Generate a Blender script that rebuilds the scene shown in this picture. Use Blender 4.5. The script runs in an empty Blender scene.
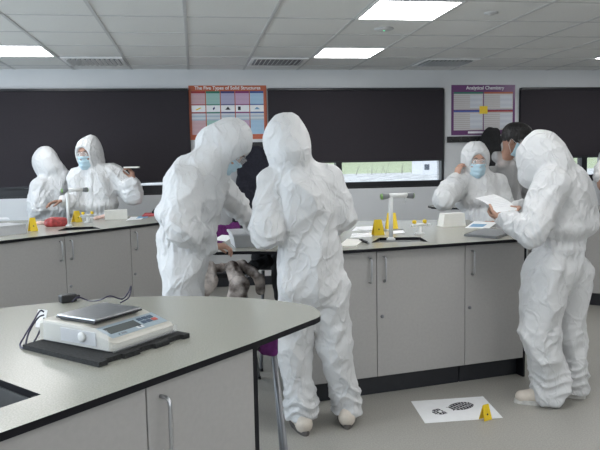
import bpy, bmesh, math, random
import numpy as np
from mathutils import Vector, Matrix
random.seed(4)
SC = bpy.context.scene
COL = SC.collection

# ---------------------------------------------------------------- camera
FPX, YAW, PITCH, ROLL, HC = 665.34, .1551, .0985, -.0195, 1.42
def _axes():
    cy, sy = math.cos(YAW), math.sin(YAW); cp, sp = math.cos(PITCH), math.sin(PITCH)
    F = np.array([sy*cp, cy*cp, -sp]); r = np.array([cy, -sy, 0.]); u = np.cross(r, F)
    c, s = math.cos(ROLL), math.sin(ROLL)
    return c*r+s*u, -s*r+c*u, F
CR, CU, CF = _axes(); CO = np.array([0, 0, HC])
cam_d = bpy.data.cameras.new('camera'); cam = bpy.data.objects.new('camera', cam_d); COL.objects.link(cam)
cam_d.sensor_width = 36; cam_d.lens = FPX*36/600; cam_d.clip_start = .02; cam_d.clip_end = 900
cam.matrix_world = Matrix(((CR[0], CU[0], -CF[0], CO[0]), (CR[1], CU[1], -CF[1], CO[1]), (CR[2], CU[2], -CF[2], CO[2]), (0, 0, 0, 1)))
SC.camera = cam
def _ray(x, y): return CR*(x-300)/FPX-CU*(y-225)/FPX+CF
def on(x, y, z):            # point of the sight line at height z
    d = _ray(x, y); return CO+d*((z-HC)/d[2])
def at(x, y, Y):            # point of the sight line at room depth Y
    d = _ray(x, y); return CO+d*(Y/d[1])

# ---------------------------------------------------------------- world, lights, exposure
w = bpy.data.worlds.new('world'); SC.world = w; w.use_nodes = True
bg = w.node_tree.nodes['Background']; bg.inputs[0].default_value = (.80, .90, 1, 1); bg.inputs[1].default_value = 1.0
def area(name, loc, rot, sx, sy, power, color):
    l = bpy.data.lights.new(name, 'AREA'); l.shape = 'RECTANGLE'; l.size = sx; l.size_y = sy; l.energy = power; l.color = color
    o = bpy.data.objects.new(name, l); o.location = loc; o.rotation_euler = rot; COL.objects.link(o); return o
area('daylight_side_windows', (-4.38, 3.2, 1.55), (0, math.radians(-90), 0), 1.2, 6.5, 95, (.74, .87, 1))
area('rear_area_light', (1.0, -2.3, 1.6), (math.radians(90), 0, 0), 6.5, 1.2, 16, (.88, .94, 1))  # unseen cool area lamp in front of the solid rear wall
LAMP = 7.5
SC.view_settings.view_transform = 'Standard'; SC.view_settings.look = 'None'
SC.view_settings.exposure = .90; SC.view_settings.gamma = 1; SC.view_settings.use_curve_mapping = False

# ---------------------------------------------------------------- materials
def mat(name, col, rough=.6, metal=0, noise=0, scale=50, bump=0, bscale=60, emis=0, spec=.5, alpha=1, trans=0, col2=None):
    m = bpy.data.materials.new(name); m.use_nodes = True
    nt = m.node_tree; b = nt.nodes['Principled BSDF']
    b.inputs['Base Color'].default_value = (*col, 1); b.inputs['Roughness'].default_value = rough
    b.inputs['Metallic'].default_value = metal; b.inputs['Specular IOR Level'].default_value = spec
    b.inputs['Alpha'].default_value = alpha
    if trans: b.inputs['Transmission Weight'].default_value = trans
    if emis:
        b.inputs['Emission Color'].default_value = (*col, 1); b.inputs['Emission Strength'].default_value = emis
    if noise or bump:
        tc = nt.nodes.new('ShaderNodeTexCoord')
    if noise:
        n = nt.nodes.new('ShaderNodeTexNoise'); n.inputs['Scale'].default_value = scale; n.inputs['Detail'].default_value = 3
        nt.links.new(tc.outputs['Object'], n.inputs['Vector'])
        r = nt.nodes.new('ShaderNodeValToRGB'); r.color_ramp.elements[0].position = .35; r.color_ramp.elements[1].position = .65
        c2 = col2 or tuple(max(0, c*(1-noise)) for c in col)
        r.color_ramp.elements[0].color = (*c2, 1); r.color_ramp.elements[1].color = (*[min(1, c*(1+noise*.5)) for c in col], 1)
        nt.links.new(n.outputs['Fac'], r.inputs['Fac']); nt.links.new(r.outputs['Color'], b.inputs['Base Color'])
    if bump:
        n2 = nt.nodes.new('ShaderNodeTexNoise'); n2.inputs['Scale'].default_value = bscale; n2.inputs['Detail'].default_value = 4
        nt.links.new(tc.outputs['Object'], n2.inputs['Vector'])
        bp = nt.nodes.new('ShaderNodeBump'); bp.inputs['Strength'].default_value = bump; bp.inputs['Distance'].default_value = .01
        nt.links.new(n2.outputs['Fac'], bp.inputs['Height']); nt.links.new(bp.outputs['Normal'], b.inputs['Normal'])
    return m
M = {}
M['floor'] = mat('speckled_vinyl', (.345, .335, .305), .42, noise=.16, scale=130, bump=.02, bscale=90)
M['wall'] = mat('painted_wall', (.62, .63, .64), .75, noise=.02, scale=4)
M['tile'] = mat('mineral_ceiling_tile', (.76, .76, .745), .9, noise=.05, scale=160, bump=.15, bscale=140)
M['tbar'] = mat('ceiling_bar_paint', (.55, .55, .55), .6, noise=.02, scale=20)
M['lamp'] = mat('lamp_diffuser', (1, 1, 1), .5, emis=LAMP)
M['lampframe'] = mat('lamp_frame_white', (.8, .8, .8), .4, noise=.02)
M['black_al'] = mat('black_window_frame', (.012, .013, .016), .35, noise=.1, scale=30)
M['blind'] = mat('charcoal_blind_fabric', (.036, .032, .037), .9, spec=.15, noise=.12, scale=220, bump=.04, bscale=400)
M['lam'] = mat('grey_speckled_laminate', (.36, .36, .315), .24, noise=.15, scale=240)
M['edge'] = mat('black_edge_band', (.008, .008, .011), .5, spec=.2, noise=.1, scale=30)
M['door'] = mat('warm_grey_door_laminate', (.40, .39, .378), .45, noise=.03, scale=60)
M['carc'] = mat('carcass_board', (.16, .155, .15), .6, noise=.04, scale=60)
M['plinth'] = mat('dark_plinth', (.022, .024, .03), .4, noise=.1, scale=20)
M['steel'] = mat('brushed_steel', (.55, .56, .58), .28, 1, noise=.05, scale=60)
M['tube'] = mat('grey_metal_tube', (.28, .285, .30), .5, .5, noise=.05, scale=40)
M['sink'] = mat('grey_sink_polymer', (.13, .135, .14), .25, noise=.06, scale=30)
M['sink_pale'] = mat('pale_grey_sink', (.30, .31, .31), .2, noise=.05, scale=30)
M['glass'] = mat('clear_pane', (.95, .97, 1), .02, alpha=.12)
M['plastic_clear'] = mat('clear_plastic_cover', (.9, .93, .95), .08, alpha=.16, spec=.7)
M['beige'] = mat('balance_plastic', (.56, .545, .49), .38, noise=.03, scale=40)
M['panel'] = mat('blue_grey_keypad', (.36, .44, .50), .4, noise=.04, scale=40)
M['lcd'] = mat('lcd_glass', (.10, .115, .115), .12, noise=.04, scale=30)
M['key'] = mat('dark_blue_key', (.07, .11, .17), .5, noise=.05)
M['redkey'] = mat('red_key', (.62, .13, .10), .5, noise=.05)
M['rubber'] = mat('black_foam', (.02, .021, .022), .8, noise=.6, scale=160, bump=.1, bscale=200)
M['cable'] = mat('dark_blue_cable', (.016, .013, .05), .4, noise=.1)
M['black'] = mat('black_plastic', (.015, .015, .017), .4, noise=.1)
M['white'] = mat('white_plastic', (.74, .75, .74), .4, noise=.03, scale=30)
M['paper'] = mat('white_paper', (.80, .81, .82), .8, noise=.03, scale=20)
M['card'] = mat('white_card_box', (.76, .75, .70), .7, noise=.03, scale=20)
M['bluepaper'] = mat('blue_print', (.18, .36, .55), .7, noise=.2, scale=60)
M['redpaper'] = mat('red_print', (.62, .12, .13), .7, noise=.2, scale=60)
M['ink'] = mat('black_ink', (.02, .018, .03), .7, noise=.4, scale=120)
M['yellow'] = mat('yellow_marker_plastic', (.80, .56, .015), .4, noise=.03, scale=30)
M['green'] = mat('green_ring', (.20, .36, .10), .4, noise=.05)
M['nozzle'] = mat('grey_nozzle', (.20, .21, .22), .4, noise=.05)
M['trayg'] = mat('grey_tray_plastic', (.52, .53, .55), .4, noise=.03, scale=30)
M['redbag'] = mat('red_plastic_bag', (.42, .06, .06), .35, noise=.4, scale=40, bump=.4, bscale=40)
M['pink'] = mat('pink_tissue', (.75, .52, .45), .8, noise=.2, scale=50)
M['navy'] = mat('navy_cloth', (.012, .012, .022), .9, noise=.3, scale=50, bump=.2, bscale=60)
M['blackcloth'] = mat('black_cloth', (.012, .012, .013), .9, noise=.3, scale=50, bump=.2, bscale=60)
M['purple'] = mat('purple_cloth', (.15, .022, .16), .85, noise=.25, scale=60, bump=.2, bscale=70)
M['fleece'] = mat('cream_fleece', (.52, .46, .42), .95, noise=.5, scale=14, col2=(.09, .065, .055), bump=.5, bscale=80)
M['skin'] = mat('skin', (.50, .29, .21), .55, noise=.06, scale=30)
M['skin_brown'] = mat('brown_skin', (.33, .18, .125), .55, noise=.06, scale=30)
M['hair'] = mat('black_hair', (.012, .010, .010), .5, noise=.4, scale=90, bump=.5, bscale=120)
M['hairb'] = mat('brown_hair', (.05, .028, .018), .5, noise=.4, scale=90, bump=.5, bscale=120)
M['mask'] = mat('pale_blue_mask', (.48, .65, .74), .8, noise=.04, scale=60)
M['lens'] = mat('clear_lens', (.85, .9, .92), .05, alpha=.16, spec=.8)
M['eyew'] = mat('eye_white', (.7, .7, .68), .3, noise=.02)
M['iris'] = mat('dark_iris', (.03, .02, .015), .2, noise=.05)
M['shoe'] = mat('cream_shoe', (.60, .54, .47), .6, noise=.06, scale=50)
M['sole'] = mat('grey_sole', (.10, .09, .085), .7, noise=.1)
M['solew'] = mat('white_sole', (.60, .59, .56), .7, noise=.1)
def suit_mat(name, col, alpha=1):
    m = mat(name, col, .62, alpha=alpha, spec=.35); nt = m.node_tree; b = nt.nodes['Principled BSDF']
    tc = nt.nodes.new('ShaderNodeTexCoord')
    n = nt.nodes.new('ShaderNodeTexNoise'); n.inputs['Scale'].default_value = 9; n.inputs['Detail'].default_value = 2
    mx = nt.nodes.new('ShaderNodeMixRGB'); mx.inputs[0].default_value = .10
    nt.links.new(tc.outputs['Object'], n.inputs['Vector']); nt.links.new(tc.outputs['Object'], mx.inputs[1]); nt.links.new(n.outputs['Color'], mx.inputs[2])
    hs = []
    for sc_, wd, amt, rot in ((5.5, .055, 1.0, (.3, .5, 0)), (9.0, .06, .7, (-.5, -.35, .4)), (17.0, .09, .35, (.9, .2, 1.0))):
        mp = nt.nodes.new('ShaderNodeMapping'); mp.inputs['Rotation'].default_value = rot; mp.inputs['Scale'].default_value = (1, 1, .45)
        v = nt.nodes.new('ShaderNodeTexVoronoi'); v.feature = 'DISTANCE_TO_EDGE'; v.inputs['Scale'].default_value = sc_
        nt.links.new(mx.outputs[0], mp.inputs['Vector']); nt.links.new(mp.outputs[0], v.inputs['Vector'])
        r = nt.nodes.new('ShaderNodeMapRange'); r.inputs['From Max'].default_value = wd; r.inputs['To Min'].default_value = amt; r.inputs['To Max'].default_value = 0
        nt.links.new(v.outputs['Distance'], r.inputs['Value']); hs.append(r.outputs[0])
    a1 = nt.nodes.new('ShaderNodeMath'); nt.links.new(hs[0], a1.inputs[0]); nt.links.new(hs[1], a1.inputs[1])
    a2 = nt.nodes.new('ShaderNodeMath'); nt.links.new(a1.outputs[0], a2.inputs[0]); nt.links.new(hs[2], a2.inputs[1])
    n3 = nt.nodes.new('ShaderNodeTexNoise'); n3.inputs['Scale'].default_value = 5; nt.links.new(tc.outputs['Object'], n3.inputs['Vector'])
    ml = nt.nodes.new('ShaderNodeMath'); ml.operation = 'MULTIPLY'; nt.links.new(a2.outputs[0], ml.inputs[0]); nt.links.new(n3.outputs['Fac'], ml.inputs[1])
    bp = nt.nodes.new('ShaderNodeBump'); bp.inputs['Strength'].default_value = .8; bp.inputs['Distance'].default_value = .010
    nt.links.new(ml.outputs[0], bp.inputs['Height']); nt.links.new(bp.outputs['Normal'], b.inputs['Normal'])
    return m
M['suit'] = suit_mat('white_coverall_film', (.64, .645, .65))
M['gown'] = suit_mat('thin_see_through_gown', (.62, .62, .62), .50)

# ---------------------------------------------------------------- helpers
def tag(o, label=None, cat=None, group=None, kind=None):
    if label: o['label'] = label
    if cat: o['category'] = cat
    if group: o['group'] = group
    if kind: o['kind'] = kind
    return o
def empty(name, loc=(0, 0, 0), rz=0, label=None, cat=None, group=None):
    o = bpy.data.objects.new(name, None); o.empty_display_size = .05; COL.objects.link(o); o.location = loc; o.rotation_euler = (0, 0, rz)
    return tag(o, label, cat, group)
def link(name, me, parent=None):
    o = bpy.data.objects.new(name, me); COL.objects.link(o)
    if parent is not None: o.parent = parent
    return o
class MB:
    def __init__(s): s.bm = bmesh.new()
    def box(s, x0, x1, y0, y1, z0, z1, bev=0, mi=0, mtx=None):
        r = bmesh.ops.create_cube(s.bm, size=1, matrix=Matrix.Translation(((x0+x1)/2, (y0+y1)/2, (z0+z1)/2)) @ Matrix.Diagonal((x1-x0, y1-y0, z1-z0, 1)))
        vs = r['verts']
        if bev:
            es = list({e for v in vs for e in v.link_edges})
            q = bmesh.ops.bevel(s.bm, geom=es, offset=bev, segments=2, affect='EDGES', profile=.5)
            vs = list({v for f in q['faces'] for v in f.verts} | {v for v in vs if v.is_valid})
        for f in {f for v in vs for f in v.link_faces}: f.material_index = mi
        if mtx is not None: bmesh.ops.transform(s.bm, matrix=mtx, verts=vs)
        return s
    def tube(s, pts, r, n=8, cap=True, closed=False):
        P = [Vector(p) for p in pts]; N = len(P); rings = []
        rr = r if hasattr(r, '__len__') else [r]*N
        up = None
        for i, p in enumerate(P):
            if closed: t = (P[(i+1) % N]-P[i-1]).normalized()
            else: t = (P[min(i+1, N-1)]-P[max(i-1, 0)]).normalized()
            if up is None: up = t.orthogonal().normalized()
            a = (up-t*up.dot(t)); a = a.normalized() if a.length > 1e-5 else t.orthogonal().normalized(); up = a; b = t.cross(a)
            rings.append([s.bm.verts.new(p+(a*math.cos(k*2*math.pi/n)+b*math.sin(k*2*math.pi/n))*rr[i]) for k in range(n)])
        for i in range(N if closed else N-1):
            A, B = rings[i], rings[(i+1) % N]
            for k in range(n): s.bm.faces.new((A[k], A[(k+1) % n], B[(k+1) % n], B[k]))
        if cap and not closed: s.bm.faces.new(rings[0][::-1]); s.bm.faces.new(rings[-1])
        return s
    def lathe(s, prof, n=16, c=(0, 0, 0)):
        rings = [[s.bm.verts.new((c[0]+r*math.cos(k*2*math.pi/n), c[1]+r*math.sin(k*2*math.pi/n), c[2]+z)) for k in range(n)] for r, z in prof]
        for A, B in zip(rings, rings[1:]):
            for k in range(n): s.bm.faces.new((A[k], A[(k+1) % n], B[(k+1) % n], B[k]))
        s.bm.faces.new(rings[0][::-1]); s.bm.faces.new(rings[-1]); return s
    def prism(s, poly, z0, z1, mi=0):
        a = [s.bm.verts.new((x, y, z0)) for x, y in poly]; b = [s.bm.verts.new((x, y, z1)) for x, y in poly]; n = len(a)
        fs = [s.bm.faces.new(a[::-1]), s.bm.faces.new(b)]+[s.bm.faces.new((a[i], a[(i+1) % n], b[(i+1) % n], b[i])) for i in range(n)]
        for f in fs: f.material_index = mi
        return s
    def hull(s, pts):
        vs = [s.bm.verts.new(p) for p in pts]; bmesh.ops.convex_hull(s.bm, input=vs); return s
    def sheet(s, fn, nu, nv, th):
        V = [[s.bm.verts.new(fn(i/nu, j/nv)) for j in range(nv+1)] for i in range(nu+1)]
        fs = [s.bm.faces.new((V[i][j], V[i+1][j], V[i+1][j+1], V[i][j+1])) for i in range(nu) for j in range(nv)]
        if th: bmesh.ops.recalc_face_normals(s.bm, faces=fs); bmesh.ops.solidify(s.bm, geom=fs, thickness=th)
        return s
    def xf(s, m): bmesh.ops.transform(s.bm, matrix=m, verts=s.bm.verts[:]); return s
    def build(s, name, mats, parent=None, smooth=False, recalc=True):
        if recalc: bmesh.ops.recalc_face_normals(s.bm, faces=s.bm.faces[:])
        me = bpy.data.meshes.new(name); s.bm.to_mesh(me); s.bm.free()
        for m in (mats if isinstance(mats, (list, tuple)) else [mats]): me.materials.append(M[m])
        if smooth: me.polygons.foreach_set('use_smooth', [True]*len(me.polygons))
        return link(name, me, parent)
def tree_copy(o, parent=None):
    kids = list(o.children); c = o.copy(); COL.objects.link(c)
    c.parent = parent
    for k in kids: tree_copy(k, c)
    return c
def struct(mb, name, m, parent=None):
    return tag(mb.build(name, m, parent), kind='structure')

# ---------------------------------------------------------------- room shell
WY, HZ = 7.49, 2.418
XL, XR, YB = -4.5, 6.6, -2.4
struct(MB().box(XL-.2, XR+.2, YB-.2, WY+.3, -.1, 0), 'floor', 'floor')
struct(MB().box(XL-.2, XR+.2, YB-.2, WY+.3, HZ, HZ+.1), 'ceiling', 'tile')
g = MB()
for c in range(-6, 14):
    x = -1.2268+.6*c
    if XL < x < XR: g.box(x-.012, x+.012, YB, WY, HZ-.004, HZ+.001)
for r in range(-12, 6):
    y = 4.1854+.6*r
    if YB < y < WY: g.box(XL, XR, y-.010, y+.010, HZ-.0035, HZ+.001)
struct(g, 'ceiling_grid', 'tbar')
OP = [(-4.2, -.03, 1.06, 2.2), (.84, 2.905, 1.07, 2.2), (3.83, 5.02, 1.09, 2.2)]
def back_wall():
    m = MB(); xs = XL-.2
    for x0, x1, z0, z1 in OP:
        m.box(xs, x0, WY, WY+.25, 0, HZ); m.box(x0, x1, WY, WY+.25, 0, z0); m.box(x0, x1, WY, WY+.25, z1, HZ); xs = x1
    m.box(xs, XR+.2, WY, WY+.25, 0, HZ); return m
struct(back_wall(), 'wall_back', 'wall')
struct(MB().box(XL-.2, XL, YB-.2, WY, 0, HZ), 'wall_left', 'wall')
struct(MB().box(XR, XR+.2, YB-.2, WY, 0, HZ), 'wall_right', 'wall')
struct(MB().box(XL, XR, YB-.2, YB, 0, HZ), 'wall_rear', 'wall')
struct(MB().box(XL, XR, WY-.015, WY, 0, .10), 'baseboard_back', 'plinth')
for i, (x0, x1, z0, z1) in enumerate(OP):
    wn = tag(empty('window_%d' % (i+1), ((x0+x1)/2, WY+.06, z0)), kind='structure')
    ox, oz = (x0+x1)/2, z0
    f = MB(); ya, yb = -.045, .06
    a, b, h = x0-ox, x1-ox, z1-z0
    f.box(a, b, ya, yb, 0, .105 if i == 0 else .075, .004); f.box(a, b, ya, yb, h-.06, h, .004); f.box(a, a+.06, ya, yb, 0, h, .004); f.box(b-.03, b, ya, yb, 0, h, .004)
    mull = {0: [-2.2-ox, -1.1-ox], 1: [1.64-ox], 2: [4.4-ox, 4.70-ox]}[i]
    for q in mull: f.box(q-.035, q+.035, ya, yb, 0, h, .004)
    f.build('window_frame', 'black_al', wn)
    MB().box(a, b, .0, .006, .02, h-.02).build('pane', 'glass', wn)
    MB().box(a, b, -.06, ya-.002, -.004, .018, .003).build('window_sill', 'black_al', wn)
# outside: gravel yard, lawn and a pale building
M['grass'] = mat('lawn_grass', (.40, .46, .26), .9, noise=.25, scale=1.2)
M['gravel'] = mat('pale_gravel', (.60, .60, .60), .9, noise=.55, scale=1.6, bump=.2)
M['render'] = mat('white_render_wall', (.85, .86, .88), .8, noise=.03)
M['dkglass'] = mat('dark_glazing', (.05, .07, .10), .2, noise=.1)
struct(MB().box(-60, 90, WY+.3, 72, -.4, -.3), 'ground_yard', 'gravel')
struct(MB().box(-250, 400, 72, 420, -.4, -.28), 'ground_lawn', 'grass')
M['hedge'] = mat('bare_twig_hedge', (.22, .20, .17), .95, noise=.5, scale=6)
b = MB(); rnd = random.Random(5)
for k in range(60):
    x = 14+rnd.random()*26; y = 66+rnd.random()*2; h = .5+rnd.random()*.8; dx = rnd.uniform(-.5, .5)
    b.tube([(x, y, -.3), (x+dx*.5, y, -.3+h*.6), (x+dx, y, -.3+h)], [.02, .014, .006], 5)
tag(b.build('twig_hedge', 'hedge'), 'row of bare twiggy shrubs outside the window at the lawn edge', 'shrub', kind='stuff')
bd = empty('outbuilding', (21.75, 62, -.30), 0, 'small white outbuilding outside at the right end of the window strip', 'building')
MB().box(0, 3, 0, 3, 0, 2.2).build('wall', 'render', bd)
MB().box(.25, .75, -.03, .02, .45, 1.0).build('window', 'dkglass', bd)
MB().box(-.1, 3.1, -.1, 3.1, 2.2, 2.32).build('roof', 'plinth', bd)

# blinds
def blind(x0, x1, zb, label, tilt=0):
    r = empty('roller_blind', ((x0+x1)/2, WY-.03, zb), 0, label, 'blind', 'charcoal roller blinds')
    h = (x1-x0)/2; top = 2.188-zb
    MB().hull([(x, y, z) for y in (-.012, -.008) for x, z in ((-h, .018-tilt), (h, .018), (h, top), (-h, top))]).build('fabric', 'blind', r)
    MB().hull([(x, y, z) for y in (-.018, -.002) for x, z in ((-h, -tilt), (h, 0), (h, .02), (-h, .02-tilt))]).build('bottom_bar', 'black_al', r)
    MB().box(-h, h, -.03, .03, top-.004, top+.022, .004).build('headrail', 'black_al', r)
    return r
blind(-4.25, -.04, 1.205, 'long charcoal roller blind left of the orange-bordered wall poster', .09)
blind(.83, 2.87, 1.372, 'charcoal roller blind between the two wall posters, grass showing below it')
blind(3.83, 4.98, 1.372, 'charcoal roller blind right of the purple-bordered wall poster')

# ceiling fittings
def lamp(c, r, label):
    x0 = -1.2268+.6*c; y0 = 4.1854+.6*r
    if r > 0: y0, y1 = 4.1854+.6*r, 4.1854+.6*(r+1)
    o = empty('ceiling_light', (x0+.3, y0+.3, HZ), 0, label, 'light', 'square ceiling light panels')
    m = MB()
    for a in ((-.295, .295, -.295, -.275), (-.295, .295, .275, .295), (-.295, -.275, -.275, .275), (.275, .295, -.275, .275)): m.box(*a, -.008, 0)
    m.build('frame', 'lampframe', o)
    MB().box(-.275, .275, -.275, .275, -.006, -.001).build('diffuser', 'lamp', o)
lamp(-1, 3, 'square ceiling light at the left edge of the photo')
lamp(4, 3, 'smaller looking square ceiling light, the farther of the two near the middle')
lamp(4, 0, 'square ceiling light cut by the top edge, nearest to the camera')
lamp(9, 3, 'square ceiling light at the right edge of the photo')
for c in (-1, 4, 9):
    for r in (-3, -6, -9): lamp(c, r, 'square ceiling light panel out of the photo above the camera side of the room')
lamp(-1, 0, 'square ceiling light panel out of the photo above the camera side of the room')
lamp(9, 0, 'square ceiling light panel out of the photo above the camera side of the room')
def vent(c, label):
    o = empty('ceiling_vent', (-1.2268+.6*c+.3, 4.1854+.6*4+.3, HZ), 0, label, 'vent', 'slatted ceiling air vents')
    m = MB()
    for a in ((-.285, .285, -.26, -.22), (-.285, .285, .22, .26), (-.285, -.25, -.22, .22), (.25, .285, -.22, .22)): m.box(*a, -.012, 0, .003)
    m.build('frame', 'lampframe', o)
    MB().box(-.25, .25, -.22, .22, -.003, -.0005).build('backing', 'tube', o)
    s = MB()
    for k in range(11):
        x = -.225+.045*k
        s.box(-.002, .002, -.22, .22, -.016, .014, mtx=Matrix.Translation((x, 0, -.014)) @ Matrix.Rotation(.75, 4, 'Y'))
    s.build('slat', 'lampframe', o)
vent(0, 'slatted ceiling vent above the left roller blind')
vent(3, 'slatted ceiling vent above the gap right of the orange poster')
vent(6, 'slatted ceiling vent above the purple-bordered poster')
p = on(384, 28.5, HZ); o = tag(MB().lathe([(.075, 0), (.075, -.006), (.06, -.014), (.03, -.016)], 24).build('smoke_detector', 'tbar', None, True), 'flush round ceiling detector with green light between two ceiling lights', 'detector')
o.location = p
M['led'] = mat('green_led', (.1, .9, .4), .4, emis=1.5)
MB().lathe([(.006, -.015), (.006, -.018)], 10).build('indicator_light', 'led', o)
p = on(491, 12.5, HZ); o = tag(MB().lathe([(.05, 0), (.05, -.006), (.03, -.012), (.012, -.02)], 20).build('sprinkler_cover', 'tbar', None, True), 'small round ceiling disc right of the nearest ceiling light', 'ceiling disc'); o.location = p

# posters
M['orange'] = mat('orange_print', (.46, .105, .045), .4, noise=.05)
M['violet'] = mat('violet_print', (.115, .022, .13), .3, noise=.08)
def tone(n, c): M[n] = mat(n, c, .4, noise=.08, scale=40); return n
def lines_mat(name, paper, ink, sc):
    m = mat(name, paper, .4); nt = m.node_tree; b_ = nt.nodes['Principled BSDF']
    tc = nt.nodes.new('ShaderNodeTexCoord'); wv = nt.nodes.new('ShaderNodeTexWave'); wv.bands_direction = 'Z'; wv.inputs['Scale'].default_value = sc; wv.inputs['Distortion'].default_value = 1.5; wv.inputs['Detail Scale'].default_value = 60
    wv.inputs['Detail'].default_value = 3
    mx = nt.nodes.new('ShaderNodeMixRGB'); mx.inputs[1].default_value = (*paper, 1); mx.inputs[2].default_value = (*ink, 1)
    nt.links.new(tc.outputs['Object'], wv.inputs['Vector']); nt.links.new(wv.outputs['Fac'], mx.inputs[0]); nt.links.new(mx.outputs[0], b_.inputs['Base Color'])
    M[name] = m; return name
def text(s, size, parent, loc, m, name='title'):
    c = bpy.data.curves.new(name, 'FONT'); c.body = s; c.size = size; c.align_x = 'CENTER'; c.align_y = 'CENTER'; c.extrude = .0006; c.offset = .0008
    t = bpy.data.objects.new('text_tmp', c); me = bpy.data.meshes.new_from_object(t); bpy.data.objects.remove(t); bpy.data.curves.remove(c)
    me.materials.clear(); me.materials.append(M[m])
    o = link(name, me, parent); o.location = loc; o.rotation_euler = (math.pi/2, 0, 0); return o
px0, px1, pz0, pz1 = -.035, .82, 1.655, 2.245
po = empty('wall_poster', ((px0+px1)/2, WY, pz0), 0, 'orange-bordered science poster with five coloured columns and white title', 'poster')
W2, H2 = (px1-px0)/2, pz1-pz0
MB().box(-W2, W2, -.006, -.001, 0, H2).build('sheet', 'orange', po)
text('The Five Types of Solid Structures', .052, po, (0, -.0075, H2-.028), 'paper')
heads = [tone('crimson', (.30, .02, .03)), tone('teal', (.015, .16, .11)), tone('indigo', (.04, .035, .16)), tone('plum', (.20, .02, .13)), tone('azure', (.03, .07, .26))]
pale = [((.60, .42, .45), (.46, .28, .31)), ((.36, .55, .51), (.26, .44, .40)), ((.43, .42, .57), (.32, .31, .46)), ((.56, .40, .54), (.44, .28, .41)), ((.40, .56, .70), (.27, .43, .60))]
cw = (2*W2-.05)/5
for k in range(5):
    xa = -W2+.022+k*cw*1.0+.004; xb = xa+cw-.010
    col = MB().box(xa, xb, -.0075, -.006, .055, H2-.062).build('column', lines_mat('print_column_%d' % k, *pale[k], 22), po)
    MB().box(xa, xb, -.0085, -.0075, H2-.085, H2-.062).build('heading', heads[k], col)
    MB().box(xa, xb, -.0085, -.0075, H2-.288, H2-.215).build('picture', 'paper', col)
    MB().box(xa, xb, -.0085, -.0075, H2-.38, H2-.303).build('diagram', lines_mat('print_diagram_%d' % k, (.62, .64, .66), (.36, .45, .55), 8), col)
    MB().box(xa, xb, -.0088, -.0076, H2-.302, H2-.289).build('rule', heads[k], col)
    MB().box(xa, xb, -.0088, -.0076, H2-.214, H2-.204).build('rule', heads[k], col)
    cx = (xa+xb)/2; zz = H2-.25
    q = MB()
    if k == 0: q.hull([(cx-.035, -.009, zz-.012), (cx+.02, -.009, zz+.012), (cx+.035, -.009, zz+.006), (cx-.02, -.009, zz-.02), (cx-.035, -.0084, zz-.012), (cx+.02, -.0084, zz+.012)]); mm = 'yellow'
    elif k == 1: q.hull([(cx+.0, -.009, zz-.02), (cx+.012, -.009, zz+.02), (cx+.02, -.009, zz), (cx-.006, -.0084, zz)]); mm = 'indigo'
    elif k == 2: q.hull([(cx-.03, -.009, zz-.015), (cx, -.009, zz+.02), (cx+.03, -.009, zz-.015), (cx, -.0084, zz-.015)]); mm = 'ink'
    elif k == 3: q.box(cx-.05, cx-.02, -.009, -.0084, zz-.02, zz+.02); mm = 'ink'
    else: q.hull([(cx-.03, -.009, zz-.012), (cx, -.009, zz+.015), (cx+.035, -.009, zz-.012), (cx, -.0084, zz-.012)]); mm = 'bluepaper'
    q.build('illustration', mm, col)
px0, px1, pz0, pz1 = 2.985, 3.775, 1.665, 2.245
po = empty('wall_poster', ((px0+px1)/2, WY, pz0), 0, 'purple-bordered chemistry poster with four text panels and a yellow centre', 'poster')
W2, H2 = (px1-px0)/2, pz1-pz0
MB().box(-W2, W2, -.006, -.001, 0, H2).build('sheet', 'violet', po)
text('Analytical Chemistry', .056, po, (.02, -.0075, H2-.035), 'paper')
hd = ['teal', tone('rust', (.40, .09, .03)), tone('royal', (.05, .09, .34)), tone('brick', (.33, .03, .03))]
i = 0
for za, zb in ((H2*.5+.004, H2-.082), (.055, H2*.5-.004)):
    for xa, xb in ((-W2+.028, -.006), (.006, W2-.028)):
        pn = MB().box(xa, xb, -.0075, -.006, za, zb).build('text_panel', lines_mat('print_panel_%d' % i, (.56, .55, .56), (.42, .38, .37), 14), po)
        MB().box(xa, xb, -.0085, -.0075, zb-.02, zb).build('heading', hd[i], pn)
        MB().box((xa+xb)/2+.02, xb-.01, -.0085, -.0075, za+.02, zb-.035).build('diagram', lines_mat('print_chart_%d' % i, (.58, .60, .64), (.50, .52, .58), 5), pn); i += 1
MB().box(-.05, .05, -.0095, -.0085, H2*.5-.045, H2*.5+.045).build('centre_panel', 'yellow', po)
MB().box(-.19, .19, -.0085, -.006, .018, .042).build('footer_strip', 'paper', po)

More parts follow.
